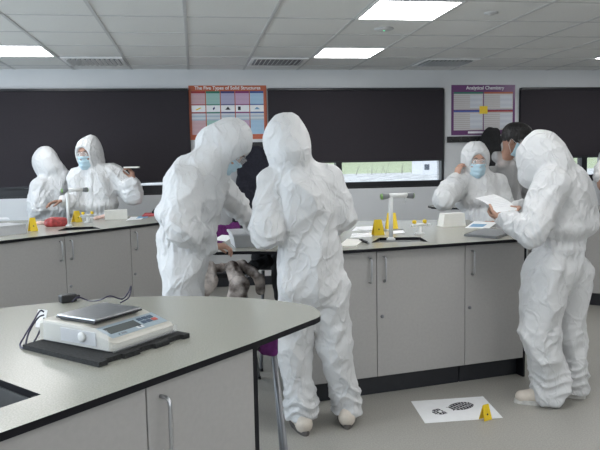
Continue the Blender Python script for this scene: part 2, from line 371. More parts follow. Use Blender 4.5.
# ---------------------------------------------------------------- worktops and cabinets
def crom(P, n=8):
    P = [np.array(p[:2], float) for p in P]; out = []
    for i in range(len(P)-1):
        p0, p1, p2, p3 = P[max(i-1, 0)], P[i], P[i+1], P[min(i+2, len(P)-1)]
        for k in range(n):
            t = k/n; out.append(.5*((2*p1)+(p2-p0)*t+(2*p0-5*p1+4*p2-p3)*t*t+(-p0+3*p1-3*p2+p3)*t**3))
    out.append(P[-1]); return [tuple(map(float, q)) for q in out]
def worktop(outer, holes, label, top=.9, th=.018):
    bm = bmesh.new(); es = []
    for lp in [outer]+holes:
        vs = [bm.verts.new((x, y, top)) for x, y in lp]
        es += [bm.edges.new((vs[i], vs[(i+1) % len(vs)])) for i in range(len(vs))]
    bmesh.ops.triangle_fill(bm, edges=es, use_beauty=True)
    fs = bm.faces[:]
    r = bmesh.ops.extrude_face_region(bm, geom=fs)
    for v in r['geom']:
        if isinstance(v, bmesh.types.BMVert): v.co.z -= th
    bmesh.ops.recalc_face_normals(bm, faces=bm.faces[:])
    for f in bm.faces: f.material_index = 0 if f.normal.z > .5 else 1
    me = bpy.data.meshes.new('worktop'); bm.to_mesh(me); bm.free(); me.materials.append(M['lam']); me.materials.append(M['edge'])
    return tag(link('worktop', me), label, 'worktop', 'lab bench worktops')
def sink(quad, label, depth=.16, mt='sink'):
    q = [Vector((*p[:2], 0)) for p in quad]; c = sum(q, Vector())/4
    o = empty('sink_basin', (c.x, c.y, .9-.018-depth), 0, label, 'sink')
    n = len(q); T = [(v-c)*.99 for v in q]; O = [(v-c)*1.04 for v in q]
    bm = bmesh.new(); h = depth-.0015
    it = [bm.verts.new((v.x, v.y, h)) for v in T]; ib = [bm.verts.new((v.x*.9, v.y*.9, .01)) for v in T]
    ot = [bm.verts.new((v.x, v.y, h)) for v in O]; ob = [bm.verts.new((v.x, v.y, 0)) for v in O]
    for i in range(n):
        j = (i+1) % n
        for a in ((it[i], it[j], ib[j], ib[i]), (ot[i], ot[j], it[j], it[i]), (ot[j], ot[i], ob[i], ob[j])): bm.faces.new(a)
    bm.faces.new(ib); bm.faces.new(ob[::-1])
    m = MB(); m.bm.free(); m.bm = bm; m.build('bowl', mt, o)
    MB().lathe([(.022, .0095), (.022, .014), (.012, .014)], 14).build('drain', 'steel', o)
    return o
def cabinet(p0, p1, doors, label, depth=.5, dark_end=None, blank=False):
    """p0 to p1 along the door faces, left to right seen from the front; doors = [(width fraction, handle side, lock)]"""
    p0 = Vector((p0[0], p0[1], 0)); p1 = Vector((p1[0], p1[1], 0)); L = (p1-p0).length; t = (p1-p0)/L
    o = empty('base_cabinet', p0, math.atan2(t.y, t.x), label, 'cabinet', 'warm grey base cabinets')
    MB().box(.004, .022, .02, depth, .12, .878).box(L-.022, L-.004, .02, depth, .12, .878).box(.022, L-.022, depth-.012, depth, .12, .878).box(.022, L-.022, .02, depth-.012, .12, .138).build('carcass', 'carc', o)
    MB().box(.004, L-.004, .065, depth-.02, 0, .12).build('plinth', 'plinth', o)
    x = 0
    for wf, side, lock in doors:
        wd = L*wf
        d = MB().box(x+.0022, x+wd-.0022, 0, .0185, .128, .876, .0015).build('door', 'door', o)
        hx = x+.045 if side == 'l' else x+wd-.045
        MB().tube([(hx, 0, .842), (hx, -.022, .842), (hx, -.031, .834), (hx, -.033, .82), (hx, -.033, .72), (hx, -.031, .706), (hx, -.022, .698), (hx, 0, .698)], .0055, 8).build('handle', 'steel', d, True)
        if lock:
            MB().lathe([(.011, 0), (.011, .006), (.006, .008)], 14).xf(Matrix.Translation((hx-.012 if side == 'l' else hx+.012, 0, .49)) @ Matrix.Rotation(math.pi/2, 4, 'X')).build('lock', 'tube', d, True)
        x += wd
    if dark_end == 'r': MB().box(L-.003, L+.013, -.002, depth, 0, .878, .001).build('end_panel', 'edge', o)
    if dark_end == 'wide': MB().box(L-.003, L+.017, .0, depth, 0.0, .878, .001).build('end_panel', 'edge', o)
    return o
V2 = lambda p: (float(p[0]), float(p[1]))
# near bench
fa, fb = on(0, 433, .9), on(255, 342, .9); fd = (fb-fa)/np.linalg.norm(fb-fa)
tip = [on(255, 342, .9), on(290, 328.5, .9), on(308, 321.5, .9), on(317, 318, .9), on(320.5, 314.5, .9), on(316, 308.5, .9), on(300, 303.5, .9), on(250, 298, .9), on(190, 296, .9), on(130, 297, .9), on(60, 302, .9), on(0, 308, .9)]
outer = [V2(fa-fd*.62)]+crom(tip, 5)+[(-1.35, 2.35), (-1.55, 1.6)]
nsink = [V2(on(41, 394.5, .9)), V2(on(0, 379.5, .9)+(on(0, 379.5, .9)-on(41, 394.5, .9))*1.1), None, V2(on(0, 408, .9)+(on(0, 408, .9)-on(41, 394.5, .9))*1.6)]
a_, b_, d_ = np.array(nsink[0]), np.array(nsink[1]), np.array(nsink[3]); nsink[2] = tuple(b_+d_-a_)
worktop(outer, [nsink], 'light grey speckled worktop in the foreground carrying the digital balance')
sink(nsink, 'dark grey sink set in the foreground worktop at the left edge')
nrm = np.array([-fd[1], fd[0], 0])
c1 = on(255, 342, .9)+nrm*.016; 
cl = lambda s: V2(c1-fd*s)
cabinet(cl(.79), cl(-.010), [(.5, 'l', False), (.5, 'l', False)], 'foreground base cabinet below the worktop with the digital balance', .42, 'wide')
# centre bench
cen = [(2.055, 3.868), (1.7, 3.80), (1.2, 3.715), (.85, 3.665), (.62, 3.665), (.42, 3.745), (.25, 3.80), (.12, 3.81), (.085, 3.86), (.11, 4.05), (.25, 4.52), (.55, 5.0), (.95, 5.30), (1.4, 5.36), (1.9, 5.22)]
csink = [V2(on(371, 242.6, .9)), V2(on(428, 241.6, .9)), V2(on(420, 237, .9)), V2(on(380, 237.6, .9))]
worktop(crom(cen, 5)+[(2.2, 5.15)], [csink], 'pale worktop in the middle with rounded end where the tray stands')
sink(csink, 'dark recessed sink in the middle worktop below the white tap', .07, 'sink_pale')
cy = lambda x: 3.725+.165*(x-1.03)
cabinet((.61, cy(.61)), (1.615, cy(1.615)), [(.418, 'r', False), (.582, 'l', True)], 'double-door base cabinet of the middle bench behind the back-turned person', .6)
cabinet((1.615, cy(1.615)), (2.04, cy(2.04)), [(1, 'l', True)], 'single-door base cabinet at the right end of the middle bench', .6, 'r')
# left bench
la, lb = on(0, 241, .9), on(155, 223, .9); ld = (lb-la)/np.linalg.norm(lb-la); ln = np.array([-ld[1], ld[0], 0])
lf = [V2(la-ld*.9), V2(la), V2(lb), V2(lb+ld*.38)]
louter = crom(lf+[(-.03, 6.3), (-.12, 6.5), (-.54, 6.66), (-1.46, 6.58), (-2.3, 6.5)], 4)+[(-2.6, 5.6)]
lsink = [V2(on(57, 231, .9)), V2(on(101, 228.7, .9)), V2(on(93, 226.5, .9)), V2(on(66, 227.5, .9))]
worktop(louter, [lsink], 'pale worktop at the left where the two masked-off people work')
bpy.data.objects['worktop.002']['label'] = 'pale worktop at the far left with red bag, white tap and box'
sink(lsink, 'dark recessed sink in the far left worktop below the white tap')
s1, s2 = on(66, 238, .87), on(134, 230, .87)
foot = lambda p: la+ld*float((p-la)@ld)+ln*.02
k1, k2 = foot(s1)+ld*.028, foot(s2)+ld*.028; dw = np.linalg.norm(k2-k1)
cabinet(V2(k1-ld*dw), V2(k2), [(.5, 'r', False), (.5, 'l', True)], 'double-door base cabinet of the far left bench below the red bag', .5)
cabinet(V2(k2), V2(k2+ld*.5), [(1, 'l', True)], 'single-door base cabinet of the far left bench behind the person leaning over', .5, 'r')
# right rear bench
iso = [on(600, 210.6, .9), on(446, 207.6, .9), on(432, 206.6, .9), on(428, 205.6, .9), on(434, 204.6, .9), on(450, 203.8, .9)]
i0, i1 = iso[1], iso[0]; idr = (i1-i0)/np.linalg.norm(i1-i0)
worktop(crom([V2(i1+idr*.9), V2(i1)]+[V2(p) for p in iso[1:]], 5)+[(3.5, 6.5), (4.7, 5.7), (4.7, 4.8)], [], 'pale worktop at the back right partly hidden behind the person reading')
inr = np.array([-idr[1], idr[0], 0])
q0, q1 = i0+idr*.45+inr*.025, i1+idr*.6+inr*.025
cabinet(V2(i0+idr*.80+inr*.025), V2(i0+idr*1.32+inr*.025), [(1, 'l', True)], 'base cabinet at the back right behind the mask-wearing person with raised hand', .45)
cabinet(V2(i0+idr*1.32+inr*.025), V2(i0+idr*2.3+inr*.025), [(.5, 'r', True), (.5, 'l', True)], 'base cabinet at the back right edge behind the person reading a sheet', .45)


# ---------------------------------------------------------------- bench-top things
TOP = .9005
def prop(name, loc, rz, label, cat, group=None): return empty(name, (float(loc[0]), float(loc[1]), float(loc[2])), rz, label, cat, group)
# foam mat and balance
pm, pr_ = on(96, 367, .9), on(187, 337, .9); mang = math.atan2(pr_[1]-pm[1], pr_[0]-pm[0]); mw = float(np.linalg.norm(pr_-pm)); md = .315
teeth = []
nt_ = 6; st = mw/nt_
for k in range(nt_):
    x = k*st
    teeth += [(x, 0 if k % 2 else -.012), (x+st*.5, 0 if k % 2 else -.012), (x+st*.55, -.012 if k % 2 else 0), (x+st*.98, -.012 if k % 2 else 0)]
poly = [(0, md)]+teeth+[(mw, 0), (mw, md*.3), (mw+.012, md*.32), (mw+.012, md*.5), (mw, md*.52), (mw, md)]
mo = MB().prism(poly, 0, .013).build('foam_mat', 'rubber'); mo.location = (float(pm[0]), float(pm[1]), TOP); mo.rotation_euler.z = mang
tag(mo, 'black foam mat with notched edge under the digital balance', 'mat')
bp_ = on(113, 353, .915); bq = on(174, 332, .915); bl_ = on(43, 338, .915)
bang = math.atan2(bq[1]-bp_[1], bq[0]-bp_[0]); BW = .243; BD = .302
sc = prop('digital_balance', (bp_[0], bp_[1], TOP+.0135), bang, 'cream digital balance with steel pan and blue-grey display panel', 'balance')
def loft(secs, bm):
    R = [[bm.verts.new(p) for p in s_] for s_ in secs]; n = len(R[0])
    for A, B in zip(R, R[1:]):
        for k in range(n): bm.faces.new((A[k], A[(k+1) % n], B[(k+1) % n], B[k]))
    bm.faces.new(R[0][::-1]); bm.faces.new(R[-1])
m = MB()   # side profile swept across the width: low front lip, sloped keypad, raised platform
prof = [(.0, .004), (-.004, .012), (-.002, .024), (.004, .030), (.085, .054), (.100, .059), (.115, .062), (.285, .062), (.298, .057), (.302, .045), (.302, .004)]
secs = []
for x, ins in ((0, .008), (.004, .003), (.012, 0), (BW-.012, 0), (BW-.004, .003), (BW, .008)):
    secs.append([(x, y+ins*(1 if y < .15 else -1), z-(ins if z > .03 else 0)) for y, z in prof])
loft(secs, m.bm); body = m.build('body', 'beige', sc, False)
slope = math.atan2(.024, .081)
def onpanel(x0, x1, v0, v1, h, name, mt, par, bev=0):
    mx = Matrix.Translation((0, .004, .030)) @ Matrix.Rotation(slope, 4, 'X')
    return MB().box(x0, x1, v0, v1, .0001, h, bev).xf(mx).build(name, mt, par)
pan_ = onpanel(.018, BW-.008, .014, .081, .0012, 'control_panel', 'panel', sc)
onpanel(.030, .146, .034, .068, .002, 'display', 'lcd', pan_)
for r_ in range(2):
    for c_ in range(3):
        if r_ == 0 and c_ == 2: continue
        onpanel(.157+c_*.021, .174+c_*.021, .036+r_*.019, .050+r_*.019, .0032, 'key', 'key', pan_, .001)
onpanel(.199, .217, .036, .050, .0032, 'key', 'redkey', pan_, .001)['label'] = 'red key'
onpanel(.122, .146, .021, .033, .0018, 'sticker', 'paper', pan_)
text('V', .011, pan_, (0, 0, 0), 'key', 'sticker_mark')
tx = [o for o in pan_.children if o.name.startswith('sticker_mark')][0]
tx.matrix_local = Matrix.Translation((0, .004, .030)) @ Matrix.Rotation(slope, 4, 'X') @ Matrix.Translation((.134, .027, .0022))
onpanel(.048, .052, .020, .025, .0016, 'badge', 'ink', pan_)
for k in range(3): onpanel(.058, .078, .0195+k*.0028, .0212+k*.0028, .0016, 'print_line', 'nozzle', pan_)
px_, py_ = .110, .165
MB().box(px_-.085, px_+.085, py_-.07, py_+.07, .062, .0665, .002).build('pan_support', 'black', sc)
MB().box(px_-.089, px_+.089, py_-.079, py_+.079, .0705, .077, .003).box(px_-.02, px_+.02, py_-.02, py_+.02, .066, .071).build('weighing_pan', 'steel', sc)
MB().box(px_-.091, px_+.091, py_-.081, py_+.080, .0672, .0708, .001).build('pan_rim', 'black', sc)
cov = MB()
cov.box(-.006, -.0045, .01, .27, .005, .062); cov.box(-.006, BW+.004, -.0075, -.006, .003, .024)
cov.build('dust_cover', 'plastic_clear', sc)
MB().lathe([(.014, 0), (.014, .004), (.009, .006)], 16).xf(Matrix.Translation((-.006, .11, .033)) @ Matrix.Rotation(-math.pi/2, 4, 'Y')).build('level_window', 'white', sc, True)
MB().box(-.0048, -.0005, .06, .2, .012, .05, .001).build('side_panel', 'trayg', sc)
for x, y in ((.02, .03), (BW-.02, .03), (.02, BD-.03), (BW-.02, BD-.03)): MB().lathe([(.012, -.0005), (.012, .006)], 12, (x, y, 0)).build('foot', 'black', sc)
# adapter, leads
pa = on(68, 302, .9)
ad = prop('power_adapter', (pa[0], pa[1], TOP), .5, 'small black power adapter behind the digital balance', 'adapter')
MB().box(-.03, .03, -.02, .02, 0, .03, .005).build('body', 'black', ad)
MB().box(.03, .045, -.008, .008, .008, .022, .002).build('plug_end', 'black', ad)
def curve(P, n=6):
    P = [np.array(p, float) for p in P]; out = []
    for i in range(len(P)-1):
        p0, p1, p2, p3 = P[max(i-1, 0)], P[i], P[i+1], P[min(i+2, len(P)-1)]
        for k in range(n):
            t = k/n; out.append(.5*((2*p1)+(p2-p0)*t+(2*p0-5*p1+4*p2-p3)*t*t+(-p0+3*p1-3*p2+p3)*t**3))
    return out+[P[-1]]
cz = .904
tag(MB().tube(curve([on(72, 302, .92), on(78, 297, .93), on(90, 301, .915), on(100, 300, .93), on(110, 296, .945), on(122, 299, .925), on(128, 293, .95), on(131, 286, .965), on(129, 297, .93), on(120, 303, .91)]), .0026, 6).build('cable', 'cable', None, True), 'dark blue lead looping up behind the balance pan', 'cable')
tag(MB().tube(curve([on(44, 312, .965), on(40, 311, .97), on(33, 322, .95), on(24, 337, .92), on(20, 345, cz), on(24, 348, cz), on(33, 343, .91), on(40, 330, .93), on(44, 318, .955)]), .0026, 6).tube(curve([on(44, 315, .96), on(38, 318, .955), on(29, 332, .925), on(26, 346, cz), on(31, 348, cz)]), .0026, 6).build('cable', 'cable', None, True), 'dark blue lead looped beside the left end of the balance', 'cable')
sl = on(38, 330, .9)
t = prop('paper_slip', (sl[0], sl[1]+.03, TOP), -.6, 'small white paper slip behind the left end of the balance', 'paper')
MB().sheet(lambda u, v: (.04*u-.02, .015*v, .055*v), 3, 3, .0006).build('sheet', 'paper', t)

# taps
def tap(base, rz, label, h=.285, arm=.105, off=.045):
    o = prop('lab_tap', (base[0], base[1], TOP), rz, label, 'tap', 'white T-shaped lab taps')
    MB().lathe([(.028, 0), (.028, .008), (.018, .014), (.0145, .02)], 18).build('base', 'white', o, True)
    MB().tube([(0, 0, .012), (0, 0, h)], .0135, 14).build('column', 'white', o, True)
    MB().tube([(off-arm*.55, 0, h), (off+arm*.62, 0, h)], .0155, 14).build('arm', 'white', o, True)
    for s_ in (-1, 1):
        nz = MB().tube([(off+s_*arm*.55, 0, h), (off+s_*arm*.7, 0, h-.002), (off+s_*arm, 0, h-.004)], [.014, .018, .021], 14).build('nozzle', 'nozzle', o, True)
        MB().tube([(off+s_*(arm-.002), 0, h-.004), (off+s_*(arm+.006), 0, h-.0045)], [.020, .018], 14).build('collar', 'green', nz, True)
    MB().tube([(off+arm*.5, 0, h-.01), (off+arm*.5, 0, h-.05)], .005, 8).build('spout', 'plastic_clear', o, True)
    return o
tap(on(391, 240, .9), .12, 'white T-shaped lab tap with grey ends over the middle bench sink', .28)
tap(on(69, 226, .9), .5, 'white T-shaped lab tap on the far left bench beside the red bag', .30, .105, .065)
def gas(base, rz, label):
    o = prop('gas_tap', (base[0], base[1], TOP), rz, label, 'gas tap', 'white gas taps with yellow knobs')
    MB().lathe([(.032, 0), (.032, .006), (.014, .012), (.013, .055)], 16).build('base', 'white', o, True)
    MB().tube([(-.05, 0, .062), (.05, 0, .062)], .012, 12).build('crossbar', 'white', o, True)
    for s_ in (-1, 1):
        MB().tube([(s_*.048, 0, .062), (s_*.075, -.02, .06)], [.008, .006], 10).build('outlet', 'white', o, True)
        MB().lathe([(.009, .07), (.014, .078), (.014, .092), (.008, .096)], 12, (s_*.04, 0, 0)).build('knob', 'yellow', o, True)
    return o
gas(on(419.5, 234, .9), .2, 'white gas tap with two yellow knobs on the middle bench')
gas(on(88, 222.5, .9), .5, 'white gas tap with yellow knobs on the far left bench')
# evidence markers
def marker(base, rz, label, h=.085, wd=.05, z=0, sp=.028):
    o = prop('evidence_marker', (base[0], base[1], z), rz, label, 'marker', 'yellow evidence markers')
    for s_ in (-1, 1):
        m = MB(); y0 = s_*sp; th = .003
        m.hull([(-wd/2, y0, 0), (wd/2, y0, 0), (wd*.34, s_*.002, h), (-wd*.34, s_*.002, h), (-wd/2, y0-s_*th, 0), (wd/2, y0-s_*th, 0), (wd*.34, s_*.002-s_*th, h), (-wd*.34, s_*.002-s_*th, h)])
        pl = m.build('plate', 'yellow', o)
        if s_ == -1:
            a = math.atan2(sp-.002, h)
            MB().lathe([(.0055, 0), (.0055, .0007)], 10).xf(Matrix.Translation((0, -(sp-(sp-.002)*.38)-.0002, h*.38)) @ Matrix.Rotation(math.pi/2-a, 4, 'X')).build('number_mark', 'ink', pl)
    return o
marker(on(378, 235, .9), .1, 'yellow evidence marker in front of the tap on the middle bench', .105, .075, TOP)
marker(on(391.5, 228.5, .9), -.15, 'yellow evidence marker behind the tap column on the middle bench', .115, .09, TOP)
marker(on(33, 231, .9), .6, 'yellow evidence marker beside the grey tray on the far left bench', .105, .06, TOP)
marker(on(77, 222, .9), .9, 'yellow evidence marker behind the far left white tap', .10, .08, TOP)
marker(on(485.5, 419.5, 0), .38, 'small yellow evidence marker standing on the footprint sheet on the floor', .082, .058, .0022, .021)
# footprint sheet
fc = [on(411, 401.5, 0), on(483, 396.5, 0), on(503, 418, 0), on(425, 423.5, 0)]
c = sum(fc)/4
fp = prop('footprint_sheet', (c[0], c[1], .0006), 0, 'white paper sheet with black shoe print lying on the floor', 'paper')
MB().prism([V2(p-c) for p in fc], 0, .0008).build('sheet', 'paper', fp)
A_ = on(433.5, 413.5, 0)-c; B_ = on(471.5, 403.5, 0)-c; ax = (B_-A_); Lf = np.linalg.norm(ax); ax = ax/Lf; sx = np.array([-ax[1], ax[0], 0]); 
m = MB()
def half(u):   # half width of a shoe outline along its length 0..1
    return .048*math.sin(math.pi*min(1, u/.30))**.6*.8 if u < .15 else (.036 if u < .3 else (.030 if u < .45 else .047*math.sqrt(max(0, 1-((u-.72)/.29)**2))))
def lugs(m, rows, gap):
    for a, b in rows:
        hw = half((a+b)/2)
        for j in range(3):
            if gap and j == 1 and .08 < a < .2: continue
            s0, s1 = -1+j*.667+.03, -1+j*.667+.62
            m.prism([V2(A_+ax*Lf*uu+sx*hw*ss) for uu, ss in ((a, s0), (b, s0), (b+.012, s1), (a+.012, s1))], .0008, .0011)
    return m
def rim(m, u0, u1, n, st):
    for ss in (-1, 1):
        for k in range(n):
            u = u0+(u1-u0)*k/n; e = (u1-u0)/n*.8
            q = [A_+ax*Lf*uu+sx*ss*half(min(uu, .985))*f_ for uu, f_ in ((u, .93), (u+e, .93), (u+e, 1.12), (u, 1.12))]
            m.prism([V2(p) for p in q], .0008, .0011)
    return m
m = lugs(MB(), [(.0, .055), (.07, .125), (.14, .19), (.20, .235)], True); rim(m, .02, .24, 6, 0).build('heel_print', 'ink', fp)
m = lugs(MB(), [(.44, .50), (.515, .575), (.59, .65), (.665, .725), (.74, .80), (.815, .87), (.885, .94), (.95, .985)], False); rim(m, .42, .96, 10, 0).build('sole_print', 'ink', fp)

# boxes, trays, papers
def box_thing(name, base, rz, sx_, sy_, h, mt, label, cat, lid=None, taper=0):
    o = prop(name, (base[0], base[1], TOP), rz, label, cat)
    m = MB(); a, b = sx_/2, sy_/2
    m.hull([(-a, -b, 0), (a, -b, 0), (a, b, 0), (-a, b, 0), (-a+taper, -b+taper*.5, h), (a-taper*.3, -b+taper*.5, h), (a-taper*.3, b, h), (-a+taper, b, h)])
    m.build('box', mt, o)
    if lid: MB().box(-a-.004, a+.004, -b-.004, b+.004, h, h+.012, .002).build('lid', lid, o)
    return o
wb = box_thing('glove_box', on(454, 226.5, .9)+np.array([0, .05, 0]), .08, .185, .10, .095, 'card', 'white card box with slanted end on the middle bench', 'box', None, .02)
wb2 = box_thing('glove_box', on(115.5, 219.5, .9)+np.array([0, .05, 0]), .16, .20, .10, .085, 'card', 'white card box on the far left bench in front of the standing person', 'box')
MB().box(-.05, .05, -.02, .02, .0951, .0955).build('slot', 'paper', wb); MB().box(-.05, .05, -.02, .02, .0851, .0855).build('slot', 'paper', wb2)
gt = box_thing('equipment_case', on(4, 236, .9)+np.array([-.09, .10, 0]), .80, .36, .24, .06, 'trayg', 'grey flat plastic case at the left edge of the far left bench', 'case', 'trayg')
# open tray on the middle bench end
def tray(base, rz, label):
    o = prop('plastic_tray', (base[0], base[1], TOP), rz, label, 'tray')
    lx, ly, h = .075, .15, .085; bm = bmesh.new()
    def ring(ix, iz): return [bm.verts.new((sx2*(lx*ix), sy2*(ly*ix), iz)) for sx2, sy2 in ((-1, -1), (1, -1), (1, 1), (-1, 1))]
    R = [ring(.80, 0), ring(1.0, h), ring(1.06, h), ring(1.06, h-.012), ring(1.02, h-.012)]; I = [ring(.97, h), ring(.78, .004)]
    for A, B in list(zip(R[:3], R[1:4]))[:3]+[(I[0], I[1])]:
        for k in range(4): bm.faces.new((A[k], A[(k+1) % 4], B[(k+1) % 4], B[k]))
    bm.faces.new(R[0]); bm.faces.new(I[1])
    for k in range(4): bm.faces.new((R[1][k], R[1][(k+1) % 4], I[0][(k+1) % 4], I[0][k]))
    m = MB(); m.bm.free(); m.bm = bm; m.build('shell', 'trayg', o)
    return o
tray(on(244, 247, .9)+np.array([.0, .10, 0]), .06, 'grey plastic tray on the rounded bench end between the two people')
def sheet_thing(name, quad, mt, label, cat='paper', z=TOP, th=.0012):
    c = sum(quad)/len(quad); o = MB().prism([V2(p-c) for p in quad], 0, th).build(name, mt); o.location = (float(c[0]), float(c[1]), z)
    return tag(o, label, cat)
Q = lambda *p: [on(x, y, .9) for x, y in p]
sheet_thing('notepad', Q((213, 240), (226, 241.5), (234, 236), (222, 235)), 'paper', 'white sheet on the rounded bench end beside the grey tray')
nf = sheet_thing('folder', Q((338, 247.5), (356, 247), (364, 241), (347, 240)), 'card', 'cream folder on the middle bench beside the back-turned person', 'folder', TOP, .008)
sheet_thing('result_sheet', Q((350, 238), (372, 237), (372, 233), (352, 234)), 'paper', 'white sheet left of the front yellow marker on the middle bench')
sheet_thing('result_sheet', Q((352, 231), (378, 229.5), (376, 226), (356, 227)), 'paper', 'white sheet furthest left at the back of the middle bench')
sheet_thing('result_sheet', Q((392, 234), (405, 233), (403, 230), (393, 231)), 'paper', 'small white sheet behind the tap column of the middle bench')
def pen(a, b, mt, label, r=.006, z=None):
    a = a+np.array([0, 0, .0085]); b = b+np.array([0, 0, .0085]); mid = (a+b)/2
    o = prop('pen', mid, 0, label, 'pen'); d = (b-a)
    MB().tube([a-mid, b-mid-d*.1], r, 8).build('barrel', mt, o, True); MB().tube([b-mid-d*.1, b-mid], [r*.8, r*.2], 8).build('tip', 'steel', o, True)
    MB().tube([a-mid-d*.02, a-mid+d*.3], r*1.15, 8).build('cap', mt, o, True); return o
pen(on(360.5, 241.3, .9), on(369, 244.3, .9), 'black', 'black pen lying beside the cream folder on the middle bench', .008)
tw = prop('tweezers', on(391, 230.5, .901), 0, 'steel tweezers lying behind the middle bench tap', 'tweezers')
for s_ in (-1, 1): MB().tube([(-.09, 0, .004), (0, s_*.008, .004), (.09, s_*.002, .004)], .0035, 6).build('prong', 'steel', tw, True)
for k, (p, q) in enumerate((((352, 235.5), (371, 231.5)), ((358, 229.5), (377, 233)))):
    a, b = on(*p, .907), on(*q, .907); c = (a+b)/2
    o = tag(MB().tube([a-c, b-c], .006, 8).build('glass_rod', 'plastic_clear', None, True), ('clear thin tube lying over the left sheet of the middle bench', 'clear thin tube crossing the back of the middle bench')[k], 'tube'); o.location = c
# right end of the middle bench: dark tablet-like board and papers
lp = prop('dark_board', sum(Q((464, 236.5), (497, 240), (517, 233), (484, 229)))/4, 0, 'dark grey flat board under papers at the right end of the middle bench', 'board')
qq = Q((464, 236.2), (497, 239), (517, 232.5), (484, 229.5)); cc = sum(qq)/4; lp.location = (float(cc[0]), float(cc[1]), TOP)
MB().prism([V2(p-cc) for p in qq], 0, .012).build('board', 'sink', lp)
MB().prism([V2((p-cc)*.9) for p in qq], .012, .014).build('face', 'nozzle', lp)
sheet_thing('result_sheet', Q((465, 228), (489, 228.5), (497, 222.5), (474, 221.5)), 'paper', 'white sheet with blue strip at the right end of the middle bench')
sheet_thing('leaflet', Q((469, 227), (483, 227.2), (487, 224.5), (473, 224.2)), 'bluepaper', 'blue leaflet lying on a sheet at the right end of the middle bench', 'leaflet', TOP+.0014)
# far left bench
sheet_thing('result_sheet', Q((126, 220.5), (141, 219.5), (146, 216.5), (131, 217)), 'paper', 'white sheet right of the card box on the far left bench')
sheet_thing('leaflet', Q((136, 218.8), (147, 218), (149, 216), (139, 216.6)), 'bluepaper', 'blue printed leaflet right of the card box on the far left bench', 'leaflet', TOP+.0014)
nb = sheet_thing('notebook', Q((142, 217), (156, 216), (156, 213.5), (145, 214)), 'redpaper', 'red and white notebook at the right end of the far left bench', 'notebook', TOP, .012)
dk = sheet_thing('folder', Q((152, 214.6), (168, 213.6), (168, 211), (154, 211.6)), 'ink', 'dark folder at the right end of the far left bench behind the leaning person', 'folder', TOP, .03)
sheet_thing('result_sheet', Q((-4, 219.5), (10, 219.5), (8, 217.6), (-4, 217.6)), 'paper', 'white sheet behind the grey case at the left edge', 'paper')

# ---------------------------------------------------------------- signed-distance modelling for bodies and cloth
def _hash(ix, iy, iz):
    h = (ix*374761393+iy*668265263+iz*2147483647+1013904223) & 0x7fffffff
    h = ((h ^ (h >> 13))*1274126177) & 0x7fffffff
    return ((h ^ (h >> 16)) & 0xffff)/65535.0
def vnoise(P):
    P = np.asarray(P, float); i = np.floor(P).astype(np.int64); f = P-i; f = f*f*(3-2*f); r = 0
    for dx in (0, 1):
        for dy in (0, 1):
            for dz in (0, 1):
                wgt = (f[:, 0] if dx else 1-f[:, 0])*(f[:, 1] if dy else 1-f[:, 1])*(f[:, 2] if dz else 1-f[:, 2])
                r = r+wgt*_hash(i[:, 0]+dx, i[:, 1]+dy, i[:, 2]+dz)
    return r
def ridge(P): return 1-np.abs(2*vnoise(P)-1)
def facet(P):
    """scooped facets meeting in sharp straight creases"""
    P = np.asarray(P, float); i = np.floor(P).astype(np.int64); best = np.full(len(P), 9.)
    for dx in (-1, 0, 1):
        for dy in (-1, 0, 1):
            for dz in (-1, 0, 1):
                c = i+np.array([dx, dy, dz]); a = (c[:, 0], c[:, 1], c[:, 2])
                s_ = np.stack([_hash(*a), _hash(a[0]+57, a[1]+13, a[2]+7), _hash(a[0]+11, a[1]+91, a[2]+29)], 1)
                d = c+.1+.8*s_-P; best = np.minimum(best, (d*d).sum(1)+.25*(_hash(a[0]+5, a[1]+3, a[2]+77)-.5))
    return best
